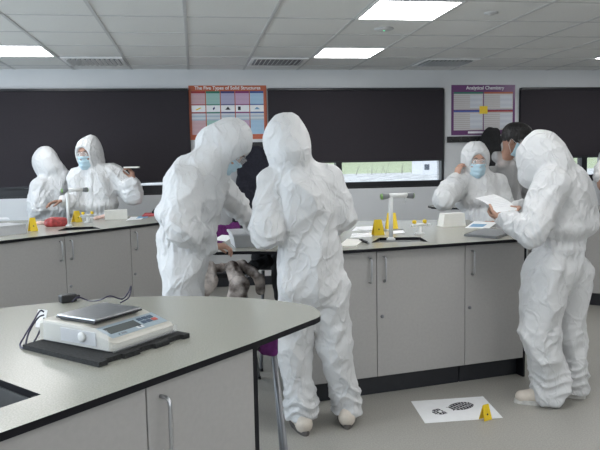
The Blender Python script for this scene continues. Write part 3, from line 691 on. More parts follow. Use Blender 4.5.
class SDF:
    def __init__(s, lo, hi, h):
        s.lo = np.array(lo, float); s.h = h; s.n = np.ceil((np.array(hi)-s.lo)/h).astype(int)+1
        s.d = np.full(s.n, 9., np.float32)
    def _sub(s, lo, hi):
        a = np.maximum(np.floor((lo-s.lo)/s.h).astype(int), 0); b = np.minimum(np.ceil((hi-s.lo)/s.h).astype(int)+1, s.n)
        if (b <= a).any(): return None
        ax = [s.lo[i]+s.h*np.arange(a[i], b[i]) for i in range(3)]
        return tuple(slice(a[i], b[i]) for i in range(3)), np.meshgrid(*ax, indexing='ij')
    def _mix(s, sl, d, k, cut=False):
        o = s.d[sl]
        if cut:
            d = -d
            hh = np.maximum(k-np.abs(o-d), 0)/max(k, 1e-6); s.d[sl] = np.maximum(o, d)+hh*hh*k*.25
        else:
            hh = np.maximum(k-np.abs(o-d), 0)/max(k, 1e-6); s.d[sl] = np.minimum(o, d)-hh*hh*k*.25
    def cap(s, a, b, ra, rb=None, k=.03, flat=None, ff=1.):
        rb = ra if rb is None else rb; a = np.array(a, float); b = np.array(b, float); R = max(ra, rb)*max(1, ff)+k+3*s.h
        q = s._sub(np.minimum(a, b)-R, np.maximum(a, b)+R)
        if q is None: return s
        sl, (X, Y, Z) = q; ba = b-a; L2 = max(ba@ba, 1e-9)
        X, Y, Z = X-a[0], Y-a[1], Z-a[2]
        t = np.clip((X*ba[0]+Y*ba[1]+Z*ba[2])/L2, 0, 1)
        X, Y, Z = X-t*ba[0], Y-t*ba[1], Z-t*ba[2]
        if flat is not None:     # flatten the section along a direction: thickness ff of the width
            c = X*flat[0]+Y*flat[1]+Z*flat[2]; g_ = c*(1/ff-1); X, Y, Z = X+g_*flat[0], Y+g_*flat[1], Z+g_*flat[2]
        d = np.sqrt(X*X+Y*Y+Z*Z)-(ra+(rb-ra)*t)
        s._mix(sl, d, k); return s
    def ell(s, c, fr, rad, k=.03, cut=False):   # ellipsoid, fr = 3 orthonormal axes
        c = np.array(c, float); R = max(rad)+k+3*s.h; q = s._sub(c-R, c+R)
        if q is None: return s
        sl, (X, Y, Z) = q; P = np.stack([X-c[0], Y-c[1], Z-c[2]], -1)@np.array(fr).T/np.array(rad)
        L = np.sqrt((P*P).sum(-1)); d = (L-1)*L*1.0/np.maximum(np.sqrt(((P/np.array(rad))**2).sum(-1)), 1e-6)
        s._mix(sl, d, k, cut); return s
    def mesh(s):
        d = s.d; s_ = d < 0; n = s.n
        c = [s_[i:n[0]-1+i, j:n[1]-1+j, k:n[2]-1+k] for i in (0, 1) for j in (0, 1) for k in (0, 1)]
        al = np.logical_and.reduce(c); an = np.logical_or.reduce(c); cell = an & ~al
        I = np.argwhere(cell); idx = np.full(cell.shape, -1, np.int64); idx[cell] = np.arange(len(I))
        acc = np.zeros((len(I), 3)); cnt = np.zeros(len(I))
        cor = [(i, j, k) for i in (0, 1) for j in (0, 1) for k in (0, 1)]
        for p in cor:
            for ax in range(3):
                if p[ax]: continue
                q = list(p); q[ax] = 1
                a = d[I[:, 0]+p[0], I[:, 1]+p[1], I[:, 2]+p[2]]; b = d[I[:, 0]+q[0], I[:, 1]+q[1], I[:, 2]+q[2]]
                m = (a < 0) != (b < 0); t = np.where(m, a/np.where(a == b, 1, a-b), 0)
                pt = np.tile(np.array(p, float), (len(I), 1)); pt[:, ax] += t
                acc[m] += pt[m]; cnt[m] += 1
        V = s.lo+s.h*(I+acc/cnt[:, None]); F = []
        for ax in range(3):
            u, v = (ax+1) % 3, (ax+2) % 3
            A = [slice(None)]*3; B = [slice(None)]*3; A[ax] = slice(0, n[ax]-1); B[ax] = slice(1, n[ax])
            sa, sb = s_[tuple(A)], s_[tuple(B)]
            E = np.argwhere(sa != sb); E = E[(E[:, u] > 0) & (E[:, v] > 0) & (E[:, u] < n[u]-1) & (E[:, v] < n[v]-1)]
            ins = sa[E[:, 0], E[:, 1], E[:, 2]]
            def cid(du, dv):
                Q_ = E.copy(); Q_[:, u] += du; Q_[:, v] += dv; return idx[Q_[:, 0], Q_[:, 1], Q_[:, 2]]
            q = np.stack([cid(-1, -1), cid(0, -1), cid(0, 0), cid(-1, 0)], 1)
            q[~ins] = q[~ins][:, ::-1]; F.append(q)
        return V, np.concatenate(F)
def vnormals(V, F):
    a, b, c, d = (V[F[:, i]] for i in range(4)); nn = np.cross(c-a, d-b); N = np.zeros_like(V)
    for i in range(4): np.add.at(N, F[:, i], nn)
    return N/np.maximum(np.linalg.norm(N, axis=1), 1e-9)[:, None]
def smooth(V, F, it):
    E = np.concatenate([F[:, [0, 1]], F[:, [1, 2]], F[:, [2, 3]], F[:, [3, 0]]])
    cn = np.bincount(E.ravel(), minlength=len(V)).astype(float)
    for _ in range(it):
        S = np.zeros_like(V)
        for i in range(3): S[:, i] = np.bincount(E[:, 0], V[E[:, 1], i], len(V))+np.bincount(E[:, 1], V[E[:, 0], i], len(V))
        V = V*.4+.6*S/cn[:, None]
    return V
def raw_mesh(name, V, F, mats, parent, org, mi=None):
    me = bpy.data.meshes.new(name); V = V-np.array(org)
    me.vertices.add(len(V)); me.vertices.foreach_set('co', V.astype(np.float32).ravel())
    me.loops.add(F.size); me.loops.foreach_set('vertex_index', F.astype(np.int32).ravel())
    me.polygons.add(len(F)); me.polygons.foreach_set('loop_start', np.arange(0, F.size, 4, dtype=np.int32))
    me.polygons.foreach_set('use_smooth', [True]*len(F))
    if mi is not None: me.polygons.foreach_set('material_index', mi.astype(np.int32))
    me.update(calc_edges=True); me.validate()
    for m_ in mats: me.materials.append(M[m_])
    return link(name, me, parent)
def nz(v): v = np.array(v, float); return v/np.linalg.norm(v)

# ---------------------------------------------------------------- people
def hand(B, wr, d, pn, thumb, curl=.5, s=1.0):
    """palm and five bent fingers; d = forearm to fingertips, pn = palm facing, thumb = +1/-1 side"""
    d = nz(d); pn = np.array(pn, float); pn = nz(pn-d*(pn@d)); sd = np.cross(d, pn)*thumb
    kn = []
    for j, (off, ln) in enumerate(((.030, .080), (.010, .084), (-.010, .081), (-.029, .074))):
        k_ = wr+d*ln*s+sd*off*s; kn.append(k_)
        B.cap(wr+sd*off*.55*s, k_, .014*s, .0105*s, .010, pn, .95)
    for j, L in enumerate((.070, .078, .073, .056)):
        p = kn[j]; r = (.0088, .009, .0087, .0076)[j]*s; a = 0
        for sg, f in enumerate((.45, .31, .26)):
            a += curl*(.55, .8, .55)[sg]
            q = p+(d*math.cos(a)+pn*math.sin(a))*L*f*s; B.cap(p, q, r*(1-.07*sg), r*(1-.07*(sg+1)), .003); p = q
    p = wr+d*.022*s+sd*.026*s
    q = p+(d*.6+sd*.62+pn*.35)*.044*s; B.cap(p, q, .0135*s, .0105*s, .006)
    t = q+(d*.9+sd*.12+pn*.4*(1+curl))*.030*s; B.cap(q, t, .0102*s, .0092*s, .003); B.cap(t, t+(d*.8-sd*.1+pn*.5)*.024*s, .0092*s, .0078*s, .003)

def person(name, label, J, fdir, bdir, skin='skin', suit='suit', hood=True, face=True, seed=0, sc_=1.0, hands=('L', 'R'), mask=True, goggles=True, hair='hair', curl=(.5, .5),
           hd_=None, pnl=None, legs=True, shoes=True, fat=1.0, hoodk=1.0, bunch=1.0, extra=None, inner=None, vox=.008, waist=True, placket=False, brim=0., cuff=.200, heel_=.030, shoe_cols=('shoe', 'sole'), amp=1.0):
    f = nz(fdir); bd_ = nz([bdir[0], bdir[1], 0]); rt = np.array([bd_[1], -bd_[0], 0]); up0 = np.array([0, 0, 1.])
    hr = nz(np.cross(f, up0)); hu = nz(np.cross(hr, f)); HF = (hr, f, hu)
    org = np.array([J['pv'][0], J['pv'][1], 0]); S = sc_
    root = empty(name, org, 0, label, 'person', 'people in white protective suits')
    pts = np.array([v for k, v in J.items() if v is not None])
    lo = pts.min(0)-.30; hi = pts.max(0)+.30; lo[2] = max(lo[2]+.12, -.02) if not legs else -.02
    if not legs: lo[2] = J['pv'][2]-.35
    hd = J['hd']
    # --- body: one continuous skin surface
    B = SDF(lo, hi, .0062)
    B.ell(hd+hu*.02*S, HF, (.075*S, .094*S, .112*S), .02)
    B.ell(hd+f*.032*S-hu*.052*S, HF, (.056*S, .060*S, .066*S), .03)
    if face:
        B.cap(hd+f*.088*S+hu*.012*S, hd+f*.108*S-hu*.026*S, .0095*S, .014*S, .012)
        for e in (-1, 1):
            B.ell(hd+f*.094*S+hu*.012*S+hr*e*.031*S, HF, (.017*S, .012*S, .011*S), .008, True)
            B.cap(hd+f*.087*S+hu*.033*S+hr*e*.014*S, hd+f*.080*S+hu*.033*S+hr*e*.044*S, .008*S, .007*S, .012)
            B.ell(hd+f*.074*S-hu*.022*S+hr*e*.036*S, HF, (.022*S, .018*S, .02*S), .02)
        B.cap(hd+f*.094*S-hu*.056*S-hr*.018*S, hd+f*.094*S-hu*.056*S+hr*.018*S, .006*S, .006*S, .006)
    for e in (-1, 1): B.ell(hd+hr*e*.074*S-f*.008*S-hu*.005*S, HF, (.010*S, .020*S, .032*S), .006)
    B.cap(hd-hu*.06*S, J['nk'], .052*S, .058*S, .03)
    shm = (J['sL']+J['sR'])/2
    B.cap(J['nk'], J['ch'], .06, .10, .05, bd_, .8)
    B.cap(J['sL'], J['sR'], .055, .055, .05); B.cap(J['ch'], J['ws'], .125, .10, .05, bd_, .72); B.cap(J['ws'], J['pv'], .10, .12, .05, bd_, .8)
    for s_ in 'LR':
        B.cap(J['s'+s_], J['e'+s_], .045, .037, .02); B.cap(J['e'+s_], J['w'+s_], .037, .026, .012)
        if s_ in hands:
            dd = hd_[s_] if hd_ and s_ in hd_ else J['w'+s_]-J['e'+s_]
            pp = pnl[s_] if pnl and s_ in pnl else (rt*(1 if s_ == 'L' else -1)-up0*.2)
            hand(B, J['w'+s_], dd, pp, (-1 if s_ == 'L' else 1) if not (pnl and ('t'+s_) in pnl) else pnl['t'+s_], curl[0 if s_ == 'L' else 1], S)
        if legs:
            B.cap(J['h'+s_], J['k'+s_], .078, .055, .03); B.cap(J['k'+s_], J['a'+s_], .055, .038, .02)
            B.cap(J['a'+s_], J['a'+s_]+J['t'+s_]*.12-up0*.045, .036, .026, .02)
    V, F = B.mesh(); V = smooth(V, F, 2)
    mi = None; mats = [skin]
    body = raw_mesh('body', V, F, mats, root, org)
    # eyes, hair
    if face:
        for e in (-1, 1):
            c = hd+f*.078*S+hu*.012*S+hr*e*.031*S
            m = MB(); bmesh.ops.create_uvsphere(m.bm, u_segments=12, v_segments=8, radius=.0125*S)
            for fc_ in m.bm.faces:
                if np.array(fc_.calc_center_median())@f > .0105*S: fc_.material_index = 1
            o = m.build('eye', ['eyew', 'iris'], root, True); o.location = Vector(c-org)
        m = MB()
        for e in (-1, 1): m.tube([hd+f*.092*S+hu*.036*S+hr*e*.014*S-org, hd+f*.091*S+hu*.041*S+hr*e*.03*S-org, hd+f*.082*S+hu*.036*S+hr*e*.046*S-org], [.004, .0045, .002], 6)
        m.build('eyebrows', hair, root, True)
    Hs = SDF(hd-.18, hd+.18, .006)
    if hood:
        Hs.ell(hd+hu*.03*S-f*.006*S, HF, (.080*S, .097*S, .107*S), .01); Hs.ell(hd+f*.11*S-hu*.028*S, HF, (.068*S, .10*S, .10*S), .01, True); Hs.ell(hd-hu*.14*S, HF, (.2, .2, .10*S), .01, True)
    else:
        Hs.ell(hd+hu*.05*S-f*.012*S, HF, (.090*S, .108*S, .105*S), .01); Hs.ell(hd+f*.125*S-hu*.03*S, HF, (.085*S, .10*S, .105*S), .012, True); Hs.ell(hd-hu*.14*S+f*.05*S, HF, (.2, .2, .10*S), .01, True)
        Hs.ell(hd+hu*.12*S+f*.03*S, HF, (.075*S, .075*S, .045*S), .02)
    V, F = Hs.mesh()
    V = V+vnormals(V, F)*((ridge(V*60)-.5)*.008)[:, None]
    raw_mesh('hair', V, F, [hair], root, org)
    # --- coverall
    C = SDF(lo-.06, hi+.06, vox); R = fat
    hk = hoodk
    if hood:
        C.ell(hd+hu*.022*S-f*.012*S, HF, (.110*S*hk, .124*S*hk, .130*S*hk), .02)
        C.cap(hd-f*.045*S+hu*.075*S, hd-f*.075*S-hu*.05*S, .075*S*hk, .085*S*hk, .05)
        C.cap(hd-hu*.05*S-f*.01*S, J['nk']-bd_*.01, .090*S*hk, .094*S, .035)
        C.cap(J['nk']-bd_*.01-up0*.02, shm-bd_*.01-up0*.05, .09*S, .13*S, .03, bd_, .85)
    else:
        C.cap(J['nk'], shm-up0*.02, .075*S, .12*S, .04, bd_, .85); C.cap(J['nk']-bd_*.06-rt*.03+up0*.04, J['nk']-bd_*.06+rt*.03+up0*.04, .055, .055, .03)
    C.cap(J['sL'], J['sR'], .088*R, .088*R, .03); C.cap(shm-up0*.03, J['ch'], .15*R, .165*R, .06, bd_, .80)
    C.cap(J['ch'], J['ws'], .172*R, .165*R, .07, bd_, .84); C.cap(J['ws'], J['pv'], .165*R, .172*R, .05, bd_, .86)
    folds = []
    for s_ in 'LR':
        a, b, c = J['s'+s_], J['e'+s_], J['w'+s_]
        C.cap(a, b, .086*R, .074*R, .018); C.cap(b, c, .074*R, .050*R, .014); C.cap(c-nz(c-b)*.05, c-nz(c-b)*.005, .052, .040, .02)
        folds += [(c-nz(c-b)*.07, nz(c-b), .07, .05, .005), (b, nz(c-a), .075, .06, .005)]
        if legs:
            h_, k_, a_ = J['h'+s_], J['k'+s_], J['a'+s_]
            C.cap(h_, k_, .116*R, .088*R, .04); C.cap(k_, a_+up0*.05, .088*R, .080*R*bunch, .03); C.cap(a_+up0*.07, a_-up0*.035+J['t'+s_]*.005, .088*R*bunch, .088*R*bunch, .03); C.ell(np.array([a_[0], a_[1], -.17]), (rt, bd_, up0), (.5, .5, cuff), .004, True)
            folds += [(a_+up0*.05, up0, .085, .06, .008), (k_, up0, .09, .08, .003)]
    if extra: extra(C, J, bd_, rt)
    if hood and face:
        C.ell(hd+f*(.118+brim)*S-hu*.022*S, HF, (.070*S, .085*S, .100*S), .012, True)   # face opening
    V, F = C.mesh(); V = smooth(V, F, 2); N = vnormals(V, F)
    rs = np.random.RandomState(seed); of = rs.rand(3)*20
    body_w = np.clip((np.linalg.norm(V-hd, axis=1)-.1)/.14, .4, 1) if hood else np.ones(len(V))
    wv = np.stack([vnoise(V*5+of), vnoise(V*5+of+7), vnoise(V*5+of+13)], 1)-.5
    mixn = np.clip((vnoise(V*4+of*3)-.5)*4+.5, 0, 1)
    Ra = np.array([[.94, .1, .33], [-.2, .95, .2], [-.30, -.25, .92]]); Rb = np.array([[.75, .1, -.64], [-.1, .99, 0], [.64, .1, .76]])
    P1 = (V@Ra)*np.array([8.5, 8.5, 3.1])+wv*.5+of; P2 = (V@Rb)*np.array([10, 10, 3.6])+wv*.5+of*2
    P3 = (V@Rb.T)*np.array([21, 21, 7])+wv*.7+of*3
    f1, f2, f3 = facet(P1), facet(P2), facet(P3)
    f4 = facet((V@Ra.T)*np.array([34, 34, 19])+wv*.8+of*4)
    pm_ = np.clip((vnoise(V*7+of*5)-.42)*5, .15, 1)
    dsp = (.044*((f1-.30)*mixn+(f2-.30)*(1-mixn))+.015*(f3-.30)*pm_+.004*(f4-.30)*pm_)*body_w*amp
    for p, ax_, sg, wl, am in folds:
        q = V-p; t = q@ax_; rr = np.linalg.norm(q-t[:, None]*ax_, axis=1)
        gs = np.exp(-(t/sg)**2)*np.exp(-(np.maximum(rr-.06, 0)/.10)**2)
        dsp += am*gs*(1-2*np.abs(np.sin(np.pi*(t/wl+1.5*(vnoise(V*9+of)-.5)+.3*np.sin(3*np.arctan2(q@rt, q@bd_))))))
    if waist:
        t = (V-J['ws'])@nz(J['ch']-J['ws']); r_ = np.linalg.norm((V-J['ws'])-t[:, None]*nz(J['ch']-J['ws']), axis=1)
        gs = np.exp(-(t/.028)**2)*(r_ < .24); ang = np.arctan2((V-J['ws'])@rt, (V-J['ws'])@bd_)
        dsp += gs*(-.022)+.022*np.exp(-((t-.075)/.045)**2)*(r_ < .26)+np.exp(-(t/.07)**2)*(r_ < .24)*.006*np.sin(ang*26+3*vnoise(V*8))
    if placket:
        o_ = (V-J['ch'])@rt; fr_ = (V-J['ch'])@bd_
        dsp += .007*(np.abs(o_) < .026)*(fr_ > .03)
    V = V+N*dsp[:, None]
    V[:, 2] = np.maximum(V[:, 2], .004)
    raw_mesh('coverall' if suit == 'suit' else 'gown', V, F, [suit], root, org)
    if inner:
        I = SDF(lo-.06, hi+.06, .010)
        I.cap(J['sL'], J['sR'], .068, .068, .05); I.cap(shm-up0*.02, J['ch'], .13, .14, .05, bd_, .75); I.cap(J['ch'], J['ws'], .14, .135, .05, bd_, .78); I.cap(J['ws'], J['pv'], .135, .145, .05, bd_, .8)
        for s_ in 'LR':
            I.cap(J['s'+s_], J['e'+s_], .062, .052, .03); I.cap(J['e'+s_], J['w'+s_], .052, .038, .02)
            if legs: I.cap(J['h'+s_], J['k'+s_], .10, .08, .03); I.cap(J['k'+s_], J['a'+s_], .08, .065, .02)
        V, F = I.mesh(); raw_mesh('dark_clothing', V, F, [inner], root, org)
    if legs and shoes:
        for s_ in 'LR':
            t_ = nz(J['t'+s_]); a_ = J['a'+s_]; g_ = np.array([a_[0], a_[1], 0]); sd = np.cross(t_, up0)
            U = SDF(g_-.22, g_+.26, .006)
            heel = g_-t_*heel_; toe = g_+t_*.145
            U.cap(heel+up0*.05, heel+t_*.015+up0*.075, .041, .036, .02); U.cap(heel+up0*.046, g_+t_*.06+up0*.05, .041, .043, .02); U.cap(g_+t_*.06+up0*.045, toe+up0*.036, .042, .036, .02)
            U.ell(g_+t_*.05-up0*.15, (sd, t_, up0), (.3, .4, .172), .002, True)
            V, F = U.mesh(); sh = raw_mesh('shoe', V, F, [shoe_cols[0]], root, org)
            n = 20; pl = []
            for k in range(n):
                an = 2*math.pi*k/n; y = math.cos(an); x = math.sin(an)
                c = g_+t_*(.058-(heel_-.03)*.7+(.130+(heel_-.03)*.5)*y)+sd*x*(.044 if y > -.2 else .040)*(abs(x)**.0); pl.append(V2(c-org))
            MB().prism(pl, .0008, .024).build('sole', shoe_cols[1], sh)
    if mask:
        def ms(u, v):
            a = (u-.5)*2.5; z = .012-.115*v
            sn, cs = math.sin(a), math.cos(a)
            rx = .083-.012*v; ry = .108+.016*math.exp(-((u-.5)/.16)**2)*(1-.55*v)+.004*math.sin(v*19)*(.3+.7*cs)
            tuck = 1-.18*max(0, v-.72)/.28
            return tuple(hd-org+hr*rx*sn*S*tuck+f*ry*cs*S*tuck+hu*(z-.012)*S)
        k_ = MB().sheet(ms, 20, 14, .0015*S).build('face_mask', 'mask', root, True)
        m = MB()
        for e in (-1, 1): m.tube([Vector(ms(.5+e*.5, .08)), Vector(hd-org+hr*e*.084*S-f*.02*S+hu*.012*S), Vector(hd-org+hr*e*.084*S-f*.02*S-hu*.04*S), Vector(ms(.5+e*.5, .9))], .0018, 5)
        m.build('ear_loop', 'white', k_, True)
    if goggles:
        def gl(u, v):
            a = (u-.5)*2.3; z = .036-.046*v
            return tuple(hd-org+hr*.083*math.sin(a)*S+f*(.116*math.cos(a)+.004)*S+hu*z*S)
        k_ = MB().sheet(gl, 18, 3, .002).build('safety_glasses', 'lens', root, True)
        m = MB(); m.tube([Vector(gl(i/18, 0)) for i in range(19)], .0025, 6)
        for e in (-1, 1): m.tube([Vector(gl(.5+e*.5, .2)), Vector(hd-org+hr*e*.082*S+f*.0*S+hu*.022*S)], .003, 6)
        m.build('frame', 'plastic_clear', k_, True)
    return root
def std(base, bdir, h):
    k = h/1.70; bd_ = nz([bdir[0], bdir[1], 0]); rt = np.array([bd_[1], -bd_[0], 0]); b = np.array([base[0], base[1], 0.])
    g = lambda x, y, z: b+(rt*x+bd_*y)*k+np.array([0, 0, z*k])
    J = dict(hd=g(0, .03, 1.56), nk=g(0, 0, 1.42), ch=g(0, 0, 1.22), ws=g(0, 0, 1.02), pv=g(0, 0, .90))
    for s_, e in (('L', -1), ('R', 1)):
        J.update({'s'+s_: g(e*.165, 0, 1.36), 'e'+s_: g(e*.22, -.02, 1.10), 'w'+s_: g(e*.22, .08, .86), 'h'+s_: g(e*.085, 0, .86), 'k'+s_: g(e*.10, .02, .48), 'a'+s_: g(e*.11, -.02, .085), 't'+s_: bd_.copy()})
        J['t'+s_] = J['t'+s_]
    return J
def fixJ(J): return J
class PJ(dict):
    def values(s): return [v for k, v in dict.items(s) if not k.startswith('t')]
    def items(s): return [(k, v) for k, v in dict.items(s) if not k.startswith('t')]
A = at
# centre, back turned
J = PJ(std((.655, 3.33), (-.12, 1), 1.60))
J.update(hd=A(286, 148, 3.36), nk=A(294, 168, 3.33), sL=A(272, 185, 3.33), sR=A(327, 181, 3.33), ch=A(306, 205, 3.33), ws=A(309, 252, 3.33), pv=A(310, 278, 3.33),
         eL=A(268, 232, 3.27), wL=A(264, 236, 3.50), eR=A(342, 216, 3.33), wR=A(330, 230, 3.52), hL=A(297, 288, 3.33), hR=A(327, 288, 3.33), kL=A(293, 345, 3.35), kR=A(335, 345, 3.35), aL=on(301, 424, .07), aR=on(346, 420, .07))
J['aL'] = np.array([*A(301, 415, 3.36)[:2], .085]); J['aR'] = np.array([*A(346, 412, 3.40)[:2], .085])
J['tL'] = nz([-.1, 1, 0]); J['tR'] = nz([.15, 1, 0])
def ex4(C, J, bd_, rt):
    C.cap(J['eL']+np.array([0, 0, .03]), J['wL'], .084, .062, .012); C.cap(J['sL'], J['eL'], .090, .088, .014); C.cap(J['sR'], J['eR'], .082, .076, .014)
person('person', 'person in white hooded coverall seen from behind, standing at the middle bench end', J, (-.2, .95, -.35), (-.12, 1), face=False, seed=11, extra=ex4, mask=True, goggles=False, hands=('L', 'R'), curl=(.9, .9), fat=.96, vox=.0065, amp=1.0, hoodk=1.06, waist=False, cuff=.228, heel_=.058)
# left of centre, stooping in profile
J = PJ(std((-.08, 3.60), (1, .05), 1.68))
J.update(hd=A(227, 148, 3.62), nk=A(208, 164, 3.60), ch=A(196, 195, 3.60), ws=A(184, 234, 3.60), pv=A(183, 258, 3.60), sR=A(187, 184, 3.46), sL=A(212, 180, 3.76), eR=A(182, 231, 3.36), wR=A(210.5, 246, 3.60),
         eL=A(236, 206, 3.84), wL=A(254, 226, 3.84), hR=A(180, 270, 3.52), hL=A(186, 270, 3.68))
def ex3(C, J, bd_, rt):
    C.cap(A(190, 180, 3.62), A(183, 215, 3.62), .12, .122, .06); C.cap(J['nk']+np.array([.0, 0, -.02]), A(214, 175, 3.64), .10, .10, .05)
    C.cap(J['sR'], J['eR'], .092, .082, .014); C.cap(J['eR'], J['wR']-nz(J['wR']-J['eR'])*.06, .082, .062, .014); C.cap(J['sL'], J['eL'], .085, .08, .014)
person('person', 'person in white hooded coverall stooping in profile, one hand on the bench end', J, (.62, -.10, -.78), (1, .05), seed=23, extra=ex3, hands=('R', 'L'), curl=(.7, .95), fat=.95, vox=.0065, goggles=True, hd_={'R': np.array([.95, .12, -.06])}, pnl={'R': np.array([0, .15, -1.])})
# right, reading a sheet
J = PJ(std((2.03, 3.46), (-.8, .6), 1.56))
J.update(hd=A(540, 160, 3.46), nk=A(554, 176, 3.46), ch=A(562, 198, 3.47), ws=A(560, 239, 3.47), pv=A(559, 262, 3.47), sL=A(551, 184, 3.33), sR=A(572, 181, 3.58), eL=A(531, 234, 3.27), wL=A(504, 219, 3.40), eR=A(548, 222, 3.74), wR=A(519, 209, 3.62),
         hL=A(545, 272, 3.41), hR=A(574, 272, 3.49), kL=A(540, 332, 3.40), kR=A(572, 332, 3.50))
J['aL'] = np.array([*A(548, 392, 3.43)[:2], .085]); J['aR'] = np.array([*A(573, 390, 3.50)[:2], .085]); J['tL'] = nz([-.95, .3, 0]); J['tR'] = nz([-.5, .5, 0])
def ex7(C, J, bd_, rt):
    f = nz((-.68, .68, -.32)); C.cap(J['hd']+f*.01+np.array([0, 0, .025]), J['hd']+f*.04+np.array([0, 0, .02]), .10, .095, .03); C.cap(J['hd']+f*.04-np.array([0, 0, .03]), J['hd']+f*.05-np.array([0, 0, .06]), .095, .085, .03)
    C.cap(A(575, 185, 3.48), A(580, 218, 3.48), .085, .095, .06); C.cap(A(565, 215, 3.45), A(574, 228, 3.47), .135, .10, .05); C.cap(J['sL'], J['eL'], .094, .084, .016); C.cap(J['eL'], J['wL']-nz(J['wL']-J['eL'])*.05, .084, .060, .014)
    C.cap(J['hL'], J['kL'], .116, .102, .05); C.cap(J['kL'], J['aL']+np.array([0, 0, .06]), .102, .092, .04)
person('person', 'person in white hooded coverall at the right reading a sheet of paper', J, (-.68, .68, -.32), (-.8, .6), seed=37, extra=ex7, hands=('L', 'R'), curl=(1.0, .6), brim=.05, fat=.96, vox=.0065, goggles=False, mask=True, shoe_cols=('shoe', 'solew'),
       hd_={'L': np.array([-.25, .9, .05]), 'R': np.array([-.9, -.2, .1])}, pnl={'L': np.array([.3, .5, .8]), 'R': np.array([0, -.3, -1.])})
ps = [A(475, 198, 3.62), A(494, 194.3, 3.84), A(519.5, 209.5, 3.56), A(496.5, 212.5, 3.40)]
c = sum(ps)/4
po = prop('paper_sheet', c, 0, 'white printed sheet held up by the person reading at the right', 'paper')
def pf(u, v):
    p = (ps[0]*(1-u)+ps[3]*u)*(1-v)+(ps[1]*(1-u)+ps[2]*u)*v-c
    return (p[0], p[1], p[2]+.012*math.sin(u*3.1))
MB().sheet(pf, 8, 6, .0008).build('sheet', 'paper', po)
M['faint'] = mat('faint_print', (.62, .63, .65), .8, noise=.1)
m = MB()
for k in range(9):
    u = .12+k*.085
    m.tube([Vector(pf(u, .12))+Vector((0, 0, .0015)), Vector(pf(u, .5))+Vector((0, 0, .0015)), Vector(pf(u, .85-.2*(k % 3 == 2)))+Vector((0, 0, .0015))], .0008, 4)
m.build('print_lines', 'faint', po)
# behind the middle bench, hand at ear
J = PJ(std((A(481, 200, 5.5)[0], 5.5), (-.15, -1), 1.58))
J.update(hd=A(475.5, 161.5, 5.5), nk=A(478, 177, 5.53), ch=A(480, 197, 5.52), sR=A(461, 184, 5.52), sL=A(497, 184, 5.52), eR=A(444, 198, 5.36), wR=A(456, 178, 5.46), eL=A(504, 206, 5.46), wL=A(492, 220, 5.30))
def ex5(C, J, bd_, rt):
    C.cap(J['sR'], J['eR'], .10, .095, .02); C.cap(J['eR'], J['wR']-nz(J['wR']-J['eR'])*.05, .095, .066, .016); C.cap(J['sL'], J['eL'], .09, .09, .02)
person('person', 'person in white coverall and blue mask facing the camera, hand raised to ear', J, (-.10, -.98, -.16), (-.15, -1), seed=41, extra=ex5, curl=(.6, .8), sc_=1.12, vox=.009, placket=True, hair='hairb', fat=1.02, amp=.9,
       hd_={'R': np.array([.30, .12, .9]), 'L': np.array([-.6, -.6, -.2])}, pnl={'R': np.array([.9, .2, -.3]), 'L': np.array([0, 0, -1.])})
# dark haired in see-through gown
J = PJ(std((A(504, 200, 5.92)[0], 5.92), (.8, -.6), 1.64))
J.update(hd=A(513.5, 141, 5.86), nk=A(505, 161, 5.90), sR=A(492, 176, 5.8), sL=A(520, 174, 6.0), eR=A(488, 205, 5.78), wR=A(506, 214, 5.68), ch=A(504, 190, 5.92), eL=A(530, 200, 5.98), wL=A(535, 215, 5.8))
person('person', 'dark-haired bare-headed person in thin see-through white gown at the back right', J, (.82, -.45, -.42), (.8, -.6), skin='skin_brown', suit='gown', hood=False, seed=53, sc_=1.1, vox=.010, inner='navy', waist=False, amp=.8, fat=1.05, hands=('R', 'L'))
# far left, facing, holding a card
J = PJ(std((A(98, 190, 6.75)[0], 6.86), (-.3, -1), 1.66))
J.update(hd=A(88.5, 155, 6.82), nk=A(93, 170, 6.86), ch=A(97, 190, 6.86), sR=A(79, 178, 6.84), sL=A(113, 174, 6.86), eR=A(76, 203, 6.78), wR=A(64, 201, 6.62), eL=A(133, 194, 6.76), wL=A(133.5, 181, 6.70), ws=A(99, 212, 6.86))
def ex2(C, J, bd_, rt):
    C.cap(J['sR'], J['eR'], .10, .09, .05); C.cap(J['eR'], J['wR']-nz(J['wR']-J['eR'])*.06, .09, .07, .04); C.cap(J['sL'], J['eL'], .095, .095, .05); C.cap(J['eL'], J['wL']-nz(J['wL']-J['eL'])*.05, .10, .075, .04)
person('person', 'person in white coverall and blue mask holding up a small white card', J, (-.42, -.88, -.10), (-.3, -1), skin='skin_brown', seed=61, extra=ex2, sc_=1.16, vox=.010, placket=True, curl=(1.0, .55), fat=1.06, amp=.9,
       hd_={'L': np.array([-.12, -.15, .95]), 'R': np.array([-.85, -.3, -.05])}, pnl={'L': np.array([-.6, -.3, -.4]), 'R': np.array([.1, -.2, -.9])})
cp = A(132, 167.2, 6.62)
cd = prop('sample_card', cp, -.15, 'small white card held in the raised hand of the far left standing person', 'card')
MB().box(-.075, .07, -.03, .03, -.008, .006, .002).build('card', 'card', cd)
